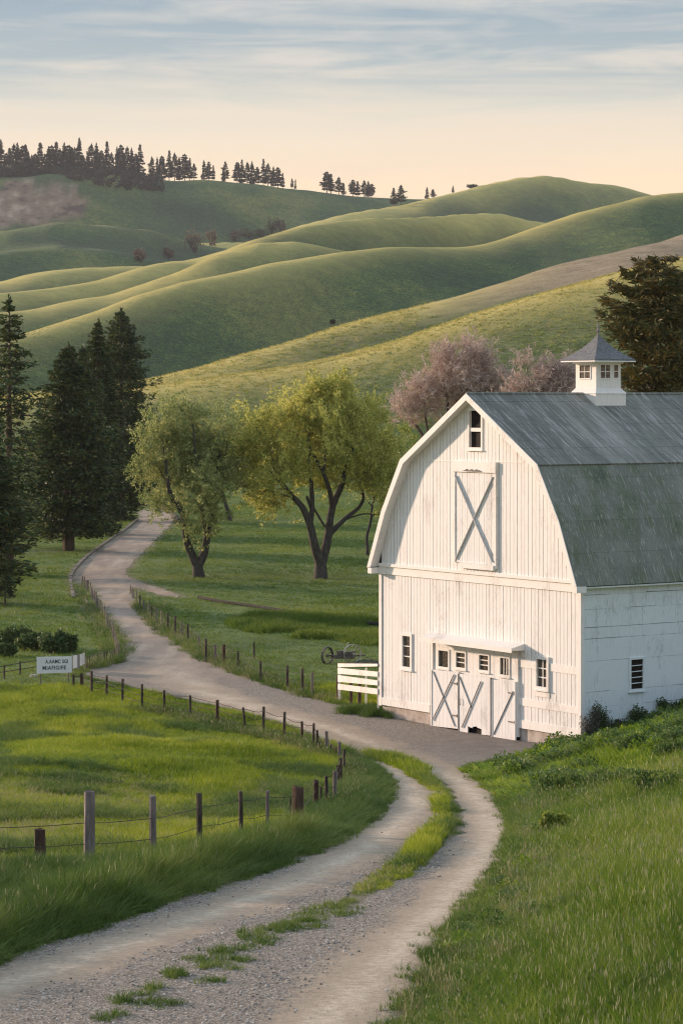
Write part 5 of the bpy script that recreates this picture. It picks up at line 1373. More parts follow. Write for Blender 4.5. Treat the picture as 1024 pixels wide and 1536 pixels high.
place_con(33, 'tall dark conifer directly at the road end, right edge of its clump', 182, 782, 464, 124, [(0, .35), (0.06, .6), (0.2, .85), (0.45, 1.0), (0.62, .8), (0.8, .6), (0.92, .4), (1, .05)], nsp=92, trunkr=0.45, nb=(7, 10), jag=0.5, spread=0.2, spray=0.45, sw=0.32)
place_con(36, 'conifer with a rounded top close behind the broad one', 124, 805, 518, 110, PR_OVAL, nsp=84, trunkr=0.4, nb=(7, 10), spread=0.2, spray=0.42, sw=0.32)
place_con(34, 'tall open conifer at the left edge of the picture with sky-lit gaps', 14, 862, 444, 136, [(0, .5), (0.1, .9), (0.3, 1.0), (0.5, .8), (0.62, .95), (0.75, .62), (0.86, .4), (0.94, .25), (1, .04)], nsp=52, trunkr=0.4, whorl=0.6, jag=0.7, nb=(5, 8), spread=0.18, bare=0.04)
place_con(35, 'lower dark conifer cut by the left edge of the picture', -22, 905, 600, 140, PR_OVAL, nsp=66, trunkr=0.4, nb=(7, 10), spread=0.2, jag=0.5)
place_con(37, 'small dark sapling in the grass near the left edge', 8, 910, 862, 56, [(0, .6), (0.3, 1.0), (0.6, .9), (0.85, .5), (1, .1)], bare=0.35, nsp=16, trunkr=0.07, whorl=0.22, spray=0.35, nb=(5, 7))
# bronze pine behind the barn
b = np.array([xat(982, 141), 141.0, float(height(xat(982, 141), 141))])
conifer(41, 'pine_tree', 'big bronze-green pine with layered boughs behind the cupola', b, zat(383, 141) - b[2], [(0, 2.6), (0.3, 2.9), (0.5, 2.8), (0.66, 2.5), (0.74, 2.9), (0.87, 2.4), (0.95, 1.7), (1, .8)], F_PINE,
        whorl=0.50, nb=(6, 9), droop=-0.05, upt=0.10, spray=0.46, sw=0.18, nsp=190, fill=0.22, trunkr=0.22, jag=0.8, spread=0.34, flat=0.35, group=None, jitter=0.6)
b = np.array([xat(1050, 150), 150.0, float(height(xat(1050, 150), 150))])
conifer(42, 'pine_tree', 'second bronze pine partly outside the right edge behind the roof', b, zat(395, 150) - b[2], [(0, 3.6), (0.5, 3.4), (0.8, 2.6), (0.93, 1.6), (1, .6)], F_PINE,
        whorl=0.55, nb=(6, 8), droop=-0.05, upt=0.10, spray=0.46, sw=0.18, nsp=200, fill=0.25, trunkr=0.22, jag=0.7, spread=0.3, flat=0.6, jitter=0.6)

# far ridge conifers: a few shapes, then copies
yG, dG_, zG = _lines['G']
F_FAR = leaf_mat('ridge_conifer_needles', [(0.012, 0.020, 0.012), (0.022, 0.032, 0.020), (0.035, 0.045, 0.024)], 0.05, 0.1, 9.0)
protos = []
for k, (pf, H, bare) in enumerate([([(0, .5), (0.15, 1.0), (0.5, .75), (0.8, .4), (1, .05)], 22, .14), ([(0, .4), (0.25, .9), (0.5, 1.0), (0.8, .6), (1, .08)], 22, .2), ([(0, .6), (0.1, 1), (0.4, .8), (0.7, .5), (0.9, .25), (1, .02)], 22, .08), ([(0, .5), (.3, 1), (.6, 1.0), (.85, .7), (1, .2)], 22, .16)]):
    tm, me = conifer(60 + k, None, None, None, H, cprof(pf, (3.6, 4.6, 3.4, 5.0)[k]), F_FAR, whorl=1.2, nb=(5, 6), nsp=30, spray=1.5, sw=0.46, bare=bare, trunkr=0.30, spread=0.22, jag=0.5)
    tm2 = MB(); tm2.tube([(0, 0, -1.5), (0, 0, H * .9)], [0.38, 0.06], 6)
    trunk_me = bpy.data.meshes.new('trunk'); trunk_me.from_pydata(tm2.v, [], tm2.f); trunk_me.materials.append(BARKP); me.materials.append(F_FAR)
    protos.append((trunk_me, me, H))
rr = random.Random(5)
ridge = []
x = -14.0
while x < 214:
    ridge.append((x, rr.uniform(212, 228), rr.uniform(0, 30))); x += rr.uniform(4.2, 8.5)
ridge += [(228, 229, 4), (236, 228, 0), (243, 233, 10), (254, 230, 0), (262, 232, 5), (269, 229, 0), (277, 235, 8), (285, 234, 0), (291, 240, 3), (306, 235, 0), (313, 240, 6), (320, 245, 0), (338, 245, 0), (335, 249, 9),
          (356, 241, 0), (363, 238, 8), (371, 237, 0), (378, 238, 5), (386, 244, 0), (395, 242, 0), (402, 241, 6), (410, 246, 0), (417, 251, 3), (424, 255, 0), (438, 267, 0), (443, 268, 2),
          (490, 258, 0), (496, 261, 5), (508, 266, 0), (515, 274, 3), (529, 270, 0), (536, 272, 5), (546, 271, 0), (552, 272, 6), (557, 276, 0), (590, 282, 0), (601, 278, 0), (640, 281, 0), (649, 284, 0), (679, 279, 0)]
RG = 'conifers along the far ridge'
desc = {0: 'narrow spire', 1: 'rounded', 2: 'pointed', 3: 'bushy-topped'}
def nthw(i): return i
for i, (px, top, back) in enumerate(ridge):
    # the trees right of px 600 stand on the shoulder of the right hand summit
    key = 'F' if px > 575 else 'G'
    D = float(np.interp(px, _PX, _lines[key][1])) + back - 4; X = xat(px, D); z = float(height(X, D))
    zt = zat(top, D); k = i % 4; tme, cme, H = protos[k]; s = max(5.0, zt - z) / H * (rr.uniform(0.80, 1.10) if px < 450 else 1.0)
    if px < 215: lab = 'dark conifer in the dense row on the ridge above the eroded bank'
    elif px < 345: lab = 'dark conifer in the open clumps on the ridge left of the middle'
    elif px < 450: lab = 'dark conifer in the tight clump where the far ridge starts to drop'
    elif px < 570: lab = 'dark conifer in the small group low on the falling ridge line'
    elif px < 610: lab = 'tiny lone conifer of the pair standing in the skyline saddle'
    else: lab = 'tiny conifer on the left shoulder of the rounded summit'
    root = empty('conifer_tree', (X, D, z), lab, 'conifer', RG, rr.uniform(0, 6.28)); w_ = s * rr.uniform(0.85, 1.2) if px < 470 else s * 1.45
    root.scale = (w_, w_, s)
    for nm, me in (('trunk', tme), ('crown', cme)):
        o = bpy.data.objects.new(nm, me); COL.objects.link(o); o.parent = root

# scrub under the ridge trees and bushes on the hillsides
def leaf_cloud(r, blobs, n, lsize, aspect=0.6):
    P = []; 
    for c, rad in blobs:
        m = int(n * (rad[0] * rad[2]) / sum(b_[1][0] * b_[1][2] for b_ in blobs)); d = r.normal(0, 1, (m, 3)); d /= np.linalg.norm(d, axis=1)[:, None]
        q = np.array(c) + d * np.array(rad) * (r.random((m, 1)) ** 0.4) * (0.8 + 0.35 * vnoise(d[:, :1] * 3 + 7, d[:, 2:] * 3 + 3, int(r.integers(99))) * 2)
        P.append(q)
    P = np.concatenate(P); P = P[P[:, 2] > -0.1]
    V, Q = leaf_quads(P, r.normal(0, 1, (len(P), 3)), lsize, aspect, r)
    return fast_mesh('crown', V, Q, None, {'rnd': np.repeat(r.random(len(P)), 4)})
def bush(seed, name, label, cat, px, Y, wpx, hpx, mat, n=1500, group=None, lsize=None, yb=None, stems=True, depth=0.8, grow=1.0):
    r = np.random.default_rng(seed)
    if Y is None: b = hit([(px, yb)], 2600)[0]; Y = b[1]
    elif Y == 'wall': q_ = BR + Sv * side_v(px, -0.45) - Tu * 0.45; b = np.array([q_.x, q_.y, float(height(q_.x, q_.y))]); Y = b[1]
    else: b = np.array([xat(px, Y), Y, float(height(xat(px, Y), Y))])
    W = wpx / 2 * Y / F; H = hpx * Y / F; root = empty(name, b, label, cat, group)
    W *= grow; H *= grow
    blobs = [((r.uniform(-.5, .5) * W, r.uniform(-.4, .4) * W * depth, H * r.uniform(.18, .55)), (W * r.uniform(.4, .62), W * depth * r.uniform(.4, .6), H * r.uniform(.3, .45))) for _ in range(6)]
    link('crown', leaf_cloud(r, blobs, n, lsize or (0.10 * H + 0.06), 0.5), mat, root)
    m = MB()
    for k in range(6):
        c = blobs[k][0]; m.tube([(r.uniform(-.1, .1) * W, 0, -0.3), (c[0] * .5, c[1] * .5, c[2] * .5), c], [0.03 * H + .01, 0.022 * H + .008, 0.008 * H + .004], 5, False)
    m.build('stem', BARK, root); return root
# dense dark wood behind and below the ridge trees, read as one mass
r = np.random.default_rng(77); Vs = []; 
P = []
for i in range(420):
    px = -30 + 275 * r.random(); D = float(np.interp(px, _PX, dG_)) - 12 - 55 * r.random() * ss(60, 130, px); X = xat(px, D); z = float(height(X, D)); hh = (5.5 if px > 55 else 9) * (0.5 + .8 * r.random())
    m = 60; d = r.normal(0, 1, (m, 3)); d /= np.linalg.norm(d, axis=1)[:, None]; P.append(np.array([X, D, z + hh * .45]) + d * np.array([3.2, 3, hh * .55]) * r.random((m, 1)) ** .4)
P = np.concatenate(P); V, Q = leaf_quads(P, r.normal(0, 1, (len(P), 3)), 1.5, 0.6, r)
tag(link('ridge_scrub', fast_mesh('ridge_scrub', V, Q, None, {'rnd': np.repeat(r.random(len(P)), 4)}), F_FAR), 'dark scrub and undergrowth below the ridge conifers', kind='stuff')

HB = 'shrubs in the fold of the middle hills'
F_RUST = leaf_mat('rusty_shrub_twigs', [(0.09, 0.07, 0.05), (0.17, 0.125, 0.085), (0.26, 0.19, 0.12)], 0.1, 0.2, 6.0)
F_GREY = leaf_mat('grey_green_shrub', [(0.05, 0.065, 0.03), (0.10, 0.115, 0.05), (0.18, 0.18, 0.07)], 0.1, 0.2, 7.0)
for i, (px, yb, wp, hp, mt, lb) in enumerate([(207, 391, 24, 24, F_RUST, 'leftmost round brown shrub in the hill fold'), (253, 388, 18, 18, F_RUST, 'small brown shrub right of the leftmost round one'),
   (291, 378, 34, 34, F_RUST, 'largest rust brown shrub in the hill fold'), (316, 368, 18, 26, F_RUST, 'tall thin pinkish shrub beside the largest rust brown one'), (352, 362, 20, 20, F_RUST, 'brown shrub at the left end of the green thicket'),
   (372, 358, 26, 18, F_GREY, 'left half of the low grey green thicket'), (393, 356, 26, 14, F_GREY, 'right half of the low grey green thicket'), (408, 350, 18, 26, F_GREY, 'upright yellowish shrub right of the thicket'), (421, 346, 16, 24, F_RUST, 'rightmost brown shrub of the hill fold'),
   (708, 284, 20, 7, F_FAR, 'low bushes on the skyline beside the rounded summit')]):
    D = float(np.interp(px, _PX, _lines['D'][1])) + 40 if px < 500 else float(np.interp(px, _PX, _lines['F'][1])) + 2
    bz = zat(yb, D)
    if px < 500:
        b = hit([(px, yb)], 2600)[0]; D = b[1]
    bush(90 + i, 'shrub', lb, 'shrub', px, D, wp, hp, mt, n=900, group=HB, lsize=1.1, grow=1.25)
bush(101, 'shrub', 'lone tiny dark shrub on the shaded face of the middle hill', 'shrub', 498, None, 11, 8, F_FAR, n=250, yb=486, lsize=0.9)
# dark thicket left of the sign
TG = 'dark shrubs in the grass behind the sign'
for i, (px, yb, wp, hp, lb) in enumerate([(22, 968, 50, 28, 'leafy dark shrub at the left end of the thicket'), (52, 975, 50, 30, 'dark shrub second from the left in the thicket'), (78, 980, 46, 34, 'bushiest dark shrub behind the white sign'), (104, 978, 36, 28, 'low dark shrub above the pale gate panel'), (8, 985, 34, 22, 'low shrub behind the rail at the left edge'), (38, 960, 24, 20, 'small upright shrub rising out of the thicket')]):
    bush(110 + i, 'shrub', lb, 'shrub', px, None, wp, hp, F_BUSH, n=2600, group=TG, yb=yb, lsize=0.20, depth=0.9, grow=1.25)
# shrubs on the right bank
BG = 'shrubs on the bank by the barn'
F_BUSH2 = leaf_mat('bank_shrub_leaves', [(0.055, 0.105, 0.025), (0.10, 0.165, 0.038), (0.17, 0.24, 0.06)], 0.8, 0.3, 5.5)
F_WEED = leaf_mat('dead_weed_stems', [(0.05, 0.055, 0.04), (0.11, 0.11, 0.075), (0.20, 0.18, 0.14)], 1.2, 0.2, 7.5)
for i, (px, yb, wp, hp, mt, lb) in enumerate([(838, 1196, 56, 30, F_BUSH2, 'dark green shrub on the bank right of the road bend'), (882, 1194, 60, 32, F_BUSH2, 'second dark green shrub along the bank'), (930, 1190, 60, 24, F_BUSH2, 'spreading grey green shrub in the middle of the bank'), (985, 1196, 70, 34, F_BUSH2, 'wide shrub at the right end of the bank'), (830, 1252, 32, 26, F_YEL, 'small yellow green shrub standing out in the meadow edge'),
   (1005, 1145, 46, 26, F_BUSH2, 'dark shrub high on the bank at the right edge'), (950, 1128, 50, 20, F_BUSH2, 'low dark shrub below the slatted side window'),
   (884, 1108, 20, 46, F_WEED, 'tall grey weed thicket at the barn corner'), (903, 1104, 22, 44, F_BUSH, 'dark upright shrub beside the side wall'), (925, 1094, 26, 26, F_WEED, 'low weedy shrub against the side wall'), (962, 1078, 40, 28, F_BUSH, 'dark shrub under the slatted side window'), (1005, 1068, 36, 26, F_BUSH, 'dark shrub against the side wall at the right edge')]):
    bush(130 + i, 'shrub', lb, 'shrub', px, None if i < 7 else 'wall', wp, hp, mt, n=2200, group=BG, yb=yb, lsize=0.10 if i < 7 else 0.08, depth=0.7 if i < 7 else 0.35, grow=1.7 if i < 7 else (1.75 if i < 9 else 1.35))

# ------------------------------------------------------------------ fences
W_DARK = simple_mat('dark_weathered_post', (0.035, 0.026, 0.022), (0.13, 0.10, 0.085), 7, 0.9, 0.8, 0.02, (1, 1, 0.25))
W_LOG = simple_mat('dark_rotten_log', (0.012, 0.011, 0.010), (0.045, 0.040, 0.034), 5, 0.95, 0.8, 0.02)
W_GREY = simple_mat('grey_weathered_post', (0.13, 0.105, 0.10), (0.27, 0.225, 0.21), 7, 0.9, 0.8, 0.02, (1, 1, 0.2))
W_BROWN = simple_mat('reddish_brown_post', (0.045, 0.024, 0.018), (0.12, 0.07, 0.052), 7, 0.9, 0.8, 0.02, (1, 1, 0.25))
W_PALE = simple_mat('pale_split_picket', (0.20, 0.17, 0.11), (0.38, 0.33, 0.22), 7, 0.9, 0.6, 0.02, (1, 1, 0.25))
W_WIRE = simple_mat('rusty_wire', (0.05, 0.035, 0.03), (0.12, 0.09, 0.075), 9, 0.6, 0.2, 0.002, metallic=0.4)
def post_mesh(mat, h, w, parent, loc, rd, tilt=(0, 0), cap=True, nside=9, name='post', rough=0.06, label=None):
    m = MB(); n = nside; lv = [(-0.35, 1.05), (0.1, 1.02), (h * .35, 1.0), (h * .7, .97), (h - .02, .95), (h, .86)]
    vs = []; ph = rd.uniform(0, 6); rr = w / 2
    k_ = [1 + rd.uniform(-rough, rough) for _ in range(n)]
    for z, s in lv:
        for k in range(n):
            a = ph + 2 * math.pi * k / n; q = rr * s * k_[k] * (1 + rd.uniform(-rough, rough) * .5)
            vs.append((math.cos(a) * q + tilt[0] * z, math.sin(a) * q + tilt[1] * z, z + (rd.uniform(-.03, .02) * w * 6 if z == h else 0)))
    fs = [(i * n + k, i * n + (k + 1) % n, (i + 1) * n + (k + 1) % n, (i + 1) * n + k) for i in range(len(lv) - 1) for k in range(n)]
    fs.append(tuple(reversed(range(n)))); fs.append(tuple((len(lv) - 1) * n + k for k in range(n)))
    m.add(vs, fs); o = m.build(name, mat, parent); o.location = loc
    if label: o['label'] = label
    return o
def wires(parent, pts, name='wire', r=0.006, sag=0.03, seed=1):
    rd = random.Random(seed)
    for line in pts:
        m = MB(); P = []
        for a, b in zip(line[:-1], line[1:]):
            for t in (0, .25, .5, .75):
                q = [a[i] + (b[i] - a[i]) * t for i in range(3)]; q[2] -= sag * 4 * t * (1 - t) * rd.uniform(.3, 1.6); P.append(tuple(q))
        P.append(line[-1]); m.tube(P, r, 4, False); m.build(name, W_WIRE, parent)

rd = random.Random(3)
def fence(name, label, cat, posts, wire_fr, wr=0.006, sag=0.03, dzb=0.0, mats=None, skip=(), up=0.0):
    B = hit([(p[0], p[1]) for p in posts]); o0 = B[0]
    root = empty(name, (o0[0], o0[1], o0[2]), label, cat)
    tops = []
    for i, (p, b) in enumerate(zip(posts, B)):
        px, yb, yt, wp, mt = p[:5]; tl = p[5] if len(p) > 5 else 0.0
        h = zat(yt, b[1]) - b[2]; w_ = max(0.035, wp * b[1] / F)
        post_mesh(mt, h, w_, root, tuple(b - o0), rd, (tl + rd.uniform(-.02, .02), rd.uniform(-.02, .02)), label=p[6] if len(p) > 6 else None)
        tops.append((b - o0, h))
    for fr in wire_fr:
        line = [(t[0][0], t[0][1] - 0.03, t[0][2] + min(fr, t[1] * 0.95)) for i, t in enumerate(tops) if i not in skip]
        wires(root, [line], r=wr, sag=sag, seed=int(fr * 100))
    return root
fg = [(-110, 1312, 1205, 12, W_DARK), (61, 1300, 1243, 17, W_BROWN, 0, 'short rotten brown stump post'), (134, 1300, 1186, 17, W_GREY, 0, 'tall thick grey round post'), (230, 1292, 1194, 10.5, W_GREY, 0, 'pale grey square-cut post'),
      (300, 1272, 1189, 9, W_DARK), (362, 1259, 1187, 7, W_DARK), (401, 1253, 1186, 6, W_GREY), (436, 1246, 1196, 3, W_DARK), (447, 1250, 1180, 19, W_BROWN, 0, 'thickest reddish brown gatepost-like post'), (474, 1212, 1170, 8.5, W_BROWN),
      (481, 1206, 1180, 3.5, W_DARK), (490, 1207, 1164, 5.5, W_DARK), (502, 1206, 1156, 6.5, W_GREY), (507, 1182, 1148, 5, W_DARK), (511, 1177, 1137, 5, W_BROWN), (515.5, 1162, 1124, 4, W_DARK)]
f1 = fence('wire_fence', 'foreground wire fence of mismatched weathered posts along the tall verge grass', 'fence', fg, (1.05, 0.55), 0.009, 0.03, skip=(1, 7))
bf = [(110.5, 1035, 1012, 4, W_DARK), (123, 1034, 1010, 5, W_BROWN), (138, 1043, 1006, 4, W_DARK), (160, 1045, 1013, 4, W_DARK), (184, 1055, 1018, 4, W_DARK), (213.5, 1066, 1026, 4, W_DARK), (247, 1071, 1035, 4, W_DARK),
      (286, 1079, 1043, 4, W_DARK), (326, 1088, 1050, 5, W_BROWN), (368, 1099, 1061, 4, W_DARK, -0.10), (395, 1102, 1060, 4.5, W_DARK), (426, 1110, 1068, 4.5, W_DARK), (453, 1117, 1082, 4, W_BROWN), (470, 1125, 1085, 4, W_DARK),
      (476, 1127, 1095, 4, W_DARK), (483, 1128, 1112, 3, W_DARK, -0.35), (490, 1131, 1097, 5, W_GREY), (497, 1135, 1117, 4, W_DARK), (504, 1138, 1121, 4, W_BROWN), (509, 1141, 1113, 5, W_GREY)]
f2 = fence('wire_fence', 'sagging wire fence of thin dark posts between the bright pasture and the road', 'fence', bf, (1.0, 0.7, 0.4), 0.013, 0.08)
rf = [(196, 890, 878, 2.2, W_PALE), (200, 897, 882, 2.2, W_GREY), (205, 905, 886, 2.2, W_PALE), (210, 912, 892, 2.2, W_DARK), (216, 919, 900, 2.4, W_GREY), (222, 925, 903, 2.4, W_PALE), (228, 930, 908, 2.5, W_DARK), (235, 936, 912, 2.5, W_GREY), (243, 941, 916, 2.5, W_PALE),
      (252, 947, 920, 3, W_DARK), (263, 953, 924, 3.2, W_DARK), (273, 958, 934, 2.5, W_GREY), (282, 963, 936, 3.5, W_DARK), (298, 973, 952, 3, W_GREY), (309, 993, 958, 4.2, W_DARK), (323, 992, 967, 3.6, W_GREY), (336, 998, 967, 5, W_BROWN), (357, 1001, 977, 3.4, W_DARK),
      (391, 1022, 991, 3.8, W_DARK), (431, 1034, 998, 4.2, W_DARK), (454, 1040, 1003, 4.5, W_DARK, -0.04), (468, 1044, 1009, 4.2, W_GREY)]
f3 = fence('wire_fence', 'weedy fence of small posts following the right side of the road to the white boards', 'fence', rf, (0.95, 0.5), 0.012, 0.06)
b = hit([(381, 988)])[0]; root = empty('fence_post', b, 'single dark post standing alone in the lawn behind the fence', 'post'); post_mesh(W_DARK, zat(963, b[1]) - b[2], 0.11, root, (0, 0, 0), rd)
# leaning picket hedge fence on the left side of the road
pk = []
cl = catmull([(126, 880), (133, 888), (142, 903), (152, 922), (163, 945), (172, 966), (177, 990)], 8)
for i, (px, py) in enumerate(cl[:: 1]):
    pk.append((px + rd.uniform(-1.6, 1.6), py, py - rd.uniform(15, 22) * (0.75 + 0.45 * i / len(cl)), rd.uniform(1.5, 2.3), rd.choice([W_PALE, W_PALE, W_GREY, W_GREY]), rd.uniform(-.08, .08)))
pk.append((175, 992, 958, 2.6, W_PALE))
f4 = fence('picket_fence', 'pale ragged picket fence running between the road and the left path', 'fence', pk, (0.75,), 0.012, 0.02)
# fence along the junction beside the sign
sp_ = [(128 + 3.2 * i, 1004 - 0.98 * i * 0.9, 985 - 0.80 * i, rd.uniform(1.3, 2.0), rd.choice([W_GREY, W_DARK, W_PALE])) for i in range(15)]
f5 = fence('picket_fence', 'low thin picket fence between the sign and the road edge', 'fence', sp_, (0.85, 0.2), 0.014, 0.01)
# rail fence left of the sign
lp = [(-24, 1022, 1003, 3, W_DARK), (7, 1018, 998, 2.8, W_DARK), (31, 1014, 992, 2.8, W_DARK), (57, 1010, 987, 2.8, W_DARK)]
f6 = fence('rail_fence', 'thin dark rail fence running from the left edge up to the sign', 'fence', lp, (0.68, 0.35), 0.022, 0.0)

def panel_between(m, A, B, z0a, z1a, z0b, z1b, th, off=0.0):
    A = Vector(A[:2]); B = Vector(B[:2]); d = (B - A).normalized(); n = Vector((d.y, -d.x))
    if n.y > 0: n = -n
    a0 = A + n * off; b0 = B + n * off; a1 = A + n * (off + th); b1 = B + n * (off + th)
    m.hexa([(a1.x, a1.y, z0a), (b1.x, b1.y, z0b), (b0.x, b0.y, z0b), (a0.x, a0.y, z0a), (a1.x, a1.y, z1a), (b1.x, b1.y, z1b), (b0.x, b0.y, z1b), (a0.x, a0.y, z1a)])
# pale gate panel right of the sign
A = hit([(108.5, 1010)])[0]; B = hit([(127, 1006)])[0]
gp = empty('gate_panel', A, 'small pale board panel leaning next to the sign', 'gate panel')
for k in range(5):
    m = MB(); a = Vector(A[:2]) + (Vector(B[:2]) - Vector(A[:2])) * (k / 5 + .01); c = Vector(A[:2]) + (Vector(B[:2]) - Vector(A[:2])) * ((k + 1) / 5 - .015)
    zb = A[2] + rd.uniform(.15, .4); zt = zat(983, A[1]) + rd.uniform(-.05, .03)
    panel_between(m, (a.x - A[0], a.y - A[1]), (c.x - A[0], c.y - A[1]), zb - A[2], zt - A[2], zb - A[2], zt - A[2] - .02, 0.025); m.build('board', M_WHITE if k not in (2,) else M_GREYW, gp)
for q in (A, B): post_mesh(W_PALE, 1.0, 0.08, gp, tuple(q - A), rd)

# ------------------------------------------------------------------ sign
YS_ = 127.5; xa, xb = xat(55.5, YS_), xat(108, YS_); cx_ = (xa + xb) / 2; g0 = float(height(cx_, YS_))
sg = empty('sign', (cx_, YS_, g0), 'white rectangular sign with two lines of dark lettering by the junction', 'sign')
zt_, zb_ = zat(984.5, YS_) - g0, zat(1010.5, YS_) - g0; hw = (xb - xa) / 2
M_SIGN = simple_mat('white_sign_board', (0.66, 0.69, 0.74), (0.74, 0.77, 0.82), 2, 0.5, 0.05, 0.002)
M_INK = simple_mat('faded_sign_lettering', (0.03, 0.04, 0.05), (0.07, 0.08, 0.095), 30, 0.7, 0.05, 0.001)
m = MB(); m.hexa([(-hw, -0.02, zb_), (hw, -0.02, zb_ + 0.06), (hw, 0.02, zb_ + 0.06), (-hw, 0.02, zb_), (-hw, -0.02, zt_ - 0.03), (hw, -0.02, zt_), (hw, 0.02, zt_), (-hw, 0.02, zt_ - 0.03)])
m.build('board', M_SIGN, sg)
for x in (-hw * .8, hw * .8):
    post_mesh(W_GREY, zt_ - 0.1, 0.06, sg, (x, 0.06, 0), rd, name='leg')
def text_part(txt, size, x, z, wid):
    c = bpy.data.curves.new('lettering', 'FONT'); c.body = txt; c.size = size; c.extrude = 0.003; c.offset = 0.006; c.align_x = 'CENTER'; c.align_y = 'CENTER'; c.space_character = 1.12
    o = bpy.data.objects.new('lettering', c); COL.objects.link(o); bpy.context.view_layer.update()
    me = bpy.data.meshes.new_from_object(o.evaluated_get(bpy.context.evaluated_depsgraph_get())); COL.objects.unlink(o); bpy.data.objects.remove(o)
    v = np.zeros(len(me.vertices) * 3, np.float32); me.vertices.foreach_get('co', v); v = v.reshape(-1, 3)
    s = wid / np.ptp(v[:, 0]); v2 = np.stack([v[:, 0] * s + x, -0.026 - v[:, 2], v[:, 1] + z + (v[:, 0] * s) * 0.02], 1).astype(np.float32); me.vertices.foreach_set('co', v2.ravel()); me.materials.clear(); me.update()
    return link('lettering', me, M_INK, sg)
mid = (zt_ + zb_) / 2
text_part('A.AAMC SGI', 0.26, 0.13, mid + 0.17, 1.12); text_part('MIAFIGIFE', 0.27, 0.0, mid - 0.14, 1.16)

# ------------------------------------------------------------------ white board fence at the barn's left corner
A = hit([(509, 1052)])[0]; Bp = BR + Tu * (BW + 0.1) - Sv * 0.05; B = np.array([Bp.x, Bp.y, 0.0])
M_FENW = paint_mat('worn_fence_paint', (0.50, 0.49, 0.47), (0.66, 0.65, 0.63), (0.34, 0.31, 0.28), 0.6)
wf = empty('board_fence', A, 'white four board fence joined to the left corner of the barn', 'fence')
Bl = (B[0] - A[0], B[1] - A[1])
for (ya0, ya1, yb0, yb1) in ((995, 1000.5, 995.5, 999.5), (1001.5, 1010.5, 1007.5, 1015), (1012.5, 1022.5, 1020.5, 1028), (1025.5, 1034, 1033, 1041.5)):
    m = MB(); panel_between(m, (0, 0), Bl, zat(ya1, A[1]) - A[2], zat(ya0, A[1]) - A[2], zat(yb1, B[1]) - A[2], zat(yb0, B[1]) - A[2], 0.03, 0.06); m.build('board', M_FENW, wf)
for f_, w_, mt in ((0.0, 0.12, M_TRIM), (0.68, 0.08, M_TRIM), (1.0 - .02, 0.1, M_TRIM)):
    h = (zat(996, A[1]) - A[2]) if f_ < .5 else (zat(996, 119) - A[2]); o = post_mesh(mt, h, w_, wf, (Bl[0] * f_, Bl[1] * f_, 0), rd)
for f_ in (-0.04, 0.30, 0.52):
    post_mesh(W_BROWN, 1.15, 0.16, wf, (Bl[0] * f_, Bl[1] * f_ + 0.12, 0), rd)
# weeds cover the foot of the boards (part of fence_weeds); low dark log line across the lawn
lg = hit(catmull([(298, 899), (330, 905), (372, 911), (410, 917), (450, 923), (500, 931), (560, 939), (600, 943)], 3))
root = empty('log_barrier', lg[0], 'long low dark log barrier lying across the lawn', 'log barrier')
i = 0
while i < len(lg) - 1:
    j = min(i + 2, len(lg) - 1); m = MB(); P = [tuple(lg[k] - lg[0] + np.array([0, 0, 0.16])) for k in range(i, j + 1)]
    m.tube(P, [0.11, 0.10, 0.10][:len(P)], 8); m.build('log', W_LOG, root); i = j
# bare bough lying at the end of the visible road
bb = hit(catmull([(200, 764), (212, 760), (224, 759), (240, 764), (253, 767), (262, 776), (268, 787)], 3)); root = empty('fallen_bough', bb[0], 'long bare dark bough lying behind the end of the road', 'fallen branch')
m = MB(); m.tube([tuple(q - bb[0] + np.array([0, 0, 0.25 + 0.2 * math.sin(k * .8)])) for k, q in enumerate(bb)], [0.10 + 0.012 * k for k in range(len(bb))][:len(bb)], 8); m.build('limb', BARK, root)
q = hit([(253, 768)])[0]; m = MB(); m.tube([tuple(q - bb[0] + np.array([0, 0, .3])), tuple(q - bb[0] + np.array([0.5, 0, 0.9])), tuple(q - bb[0] + np.array([1.1, 0.2, 1.6]))], [0.1, 0.07, 0.03], 6); m.build('side_branch', BARK, root)
# pale stone edging of the road's left bend
ed_ = hit(catmull([(111, 898), (107, 880), (108, 862), (128, 838), (160, 814), (188, 795), (206, 780)], 7)); root = empty('stone_edging', ed_[0], 'low pale stone edging along the outer bend of the road', 'edging')
P = resample(ed_, 0.8); rk = random.Random(9); m = MB()
for a, c in zip(P[:-1], P[1:]):
    z = float(height(a[0], a[1])) - ed_[0][2]; z2 = float(height(c[0], c[1])) - ed_[0][2]; t = 0.06
    A3 = Vector((a[0] - ed_[0][0], a[1] - ed_[0][1], z + .05)); C3 = Vector((c[0] - ed_[0][0], c[1] - ed_[0][1], z2 + .05)); C3 = A3 + (C3 - A3) * .93
    m.bar(A3, C3, rk.uniform(.22, .32), rk.uniform(.2, .3))
m.build('kerb_stones', simple_mat('pale_edging_stone', (0.12, 0.105, 0.085), (0.26, 0.23, 0.19), 4, 0.9, 0.8, 0.03), root)

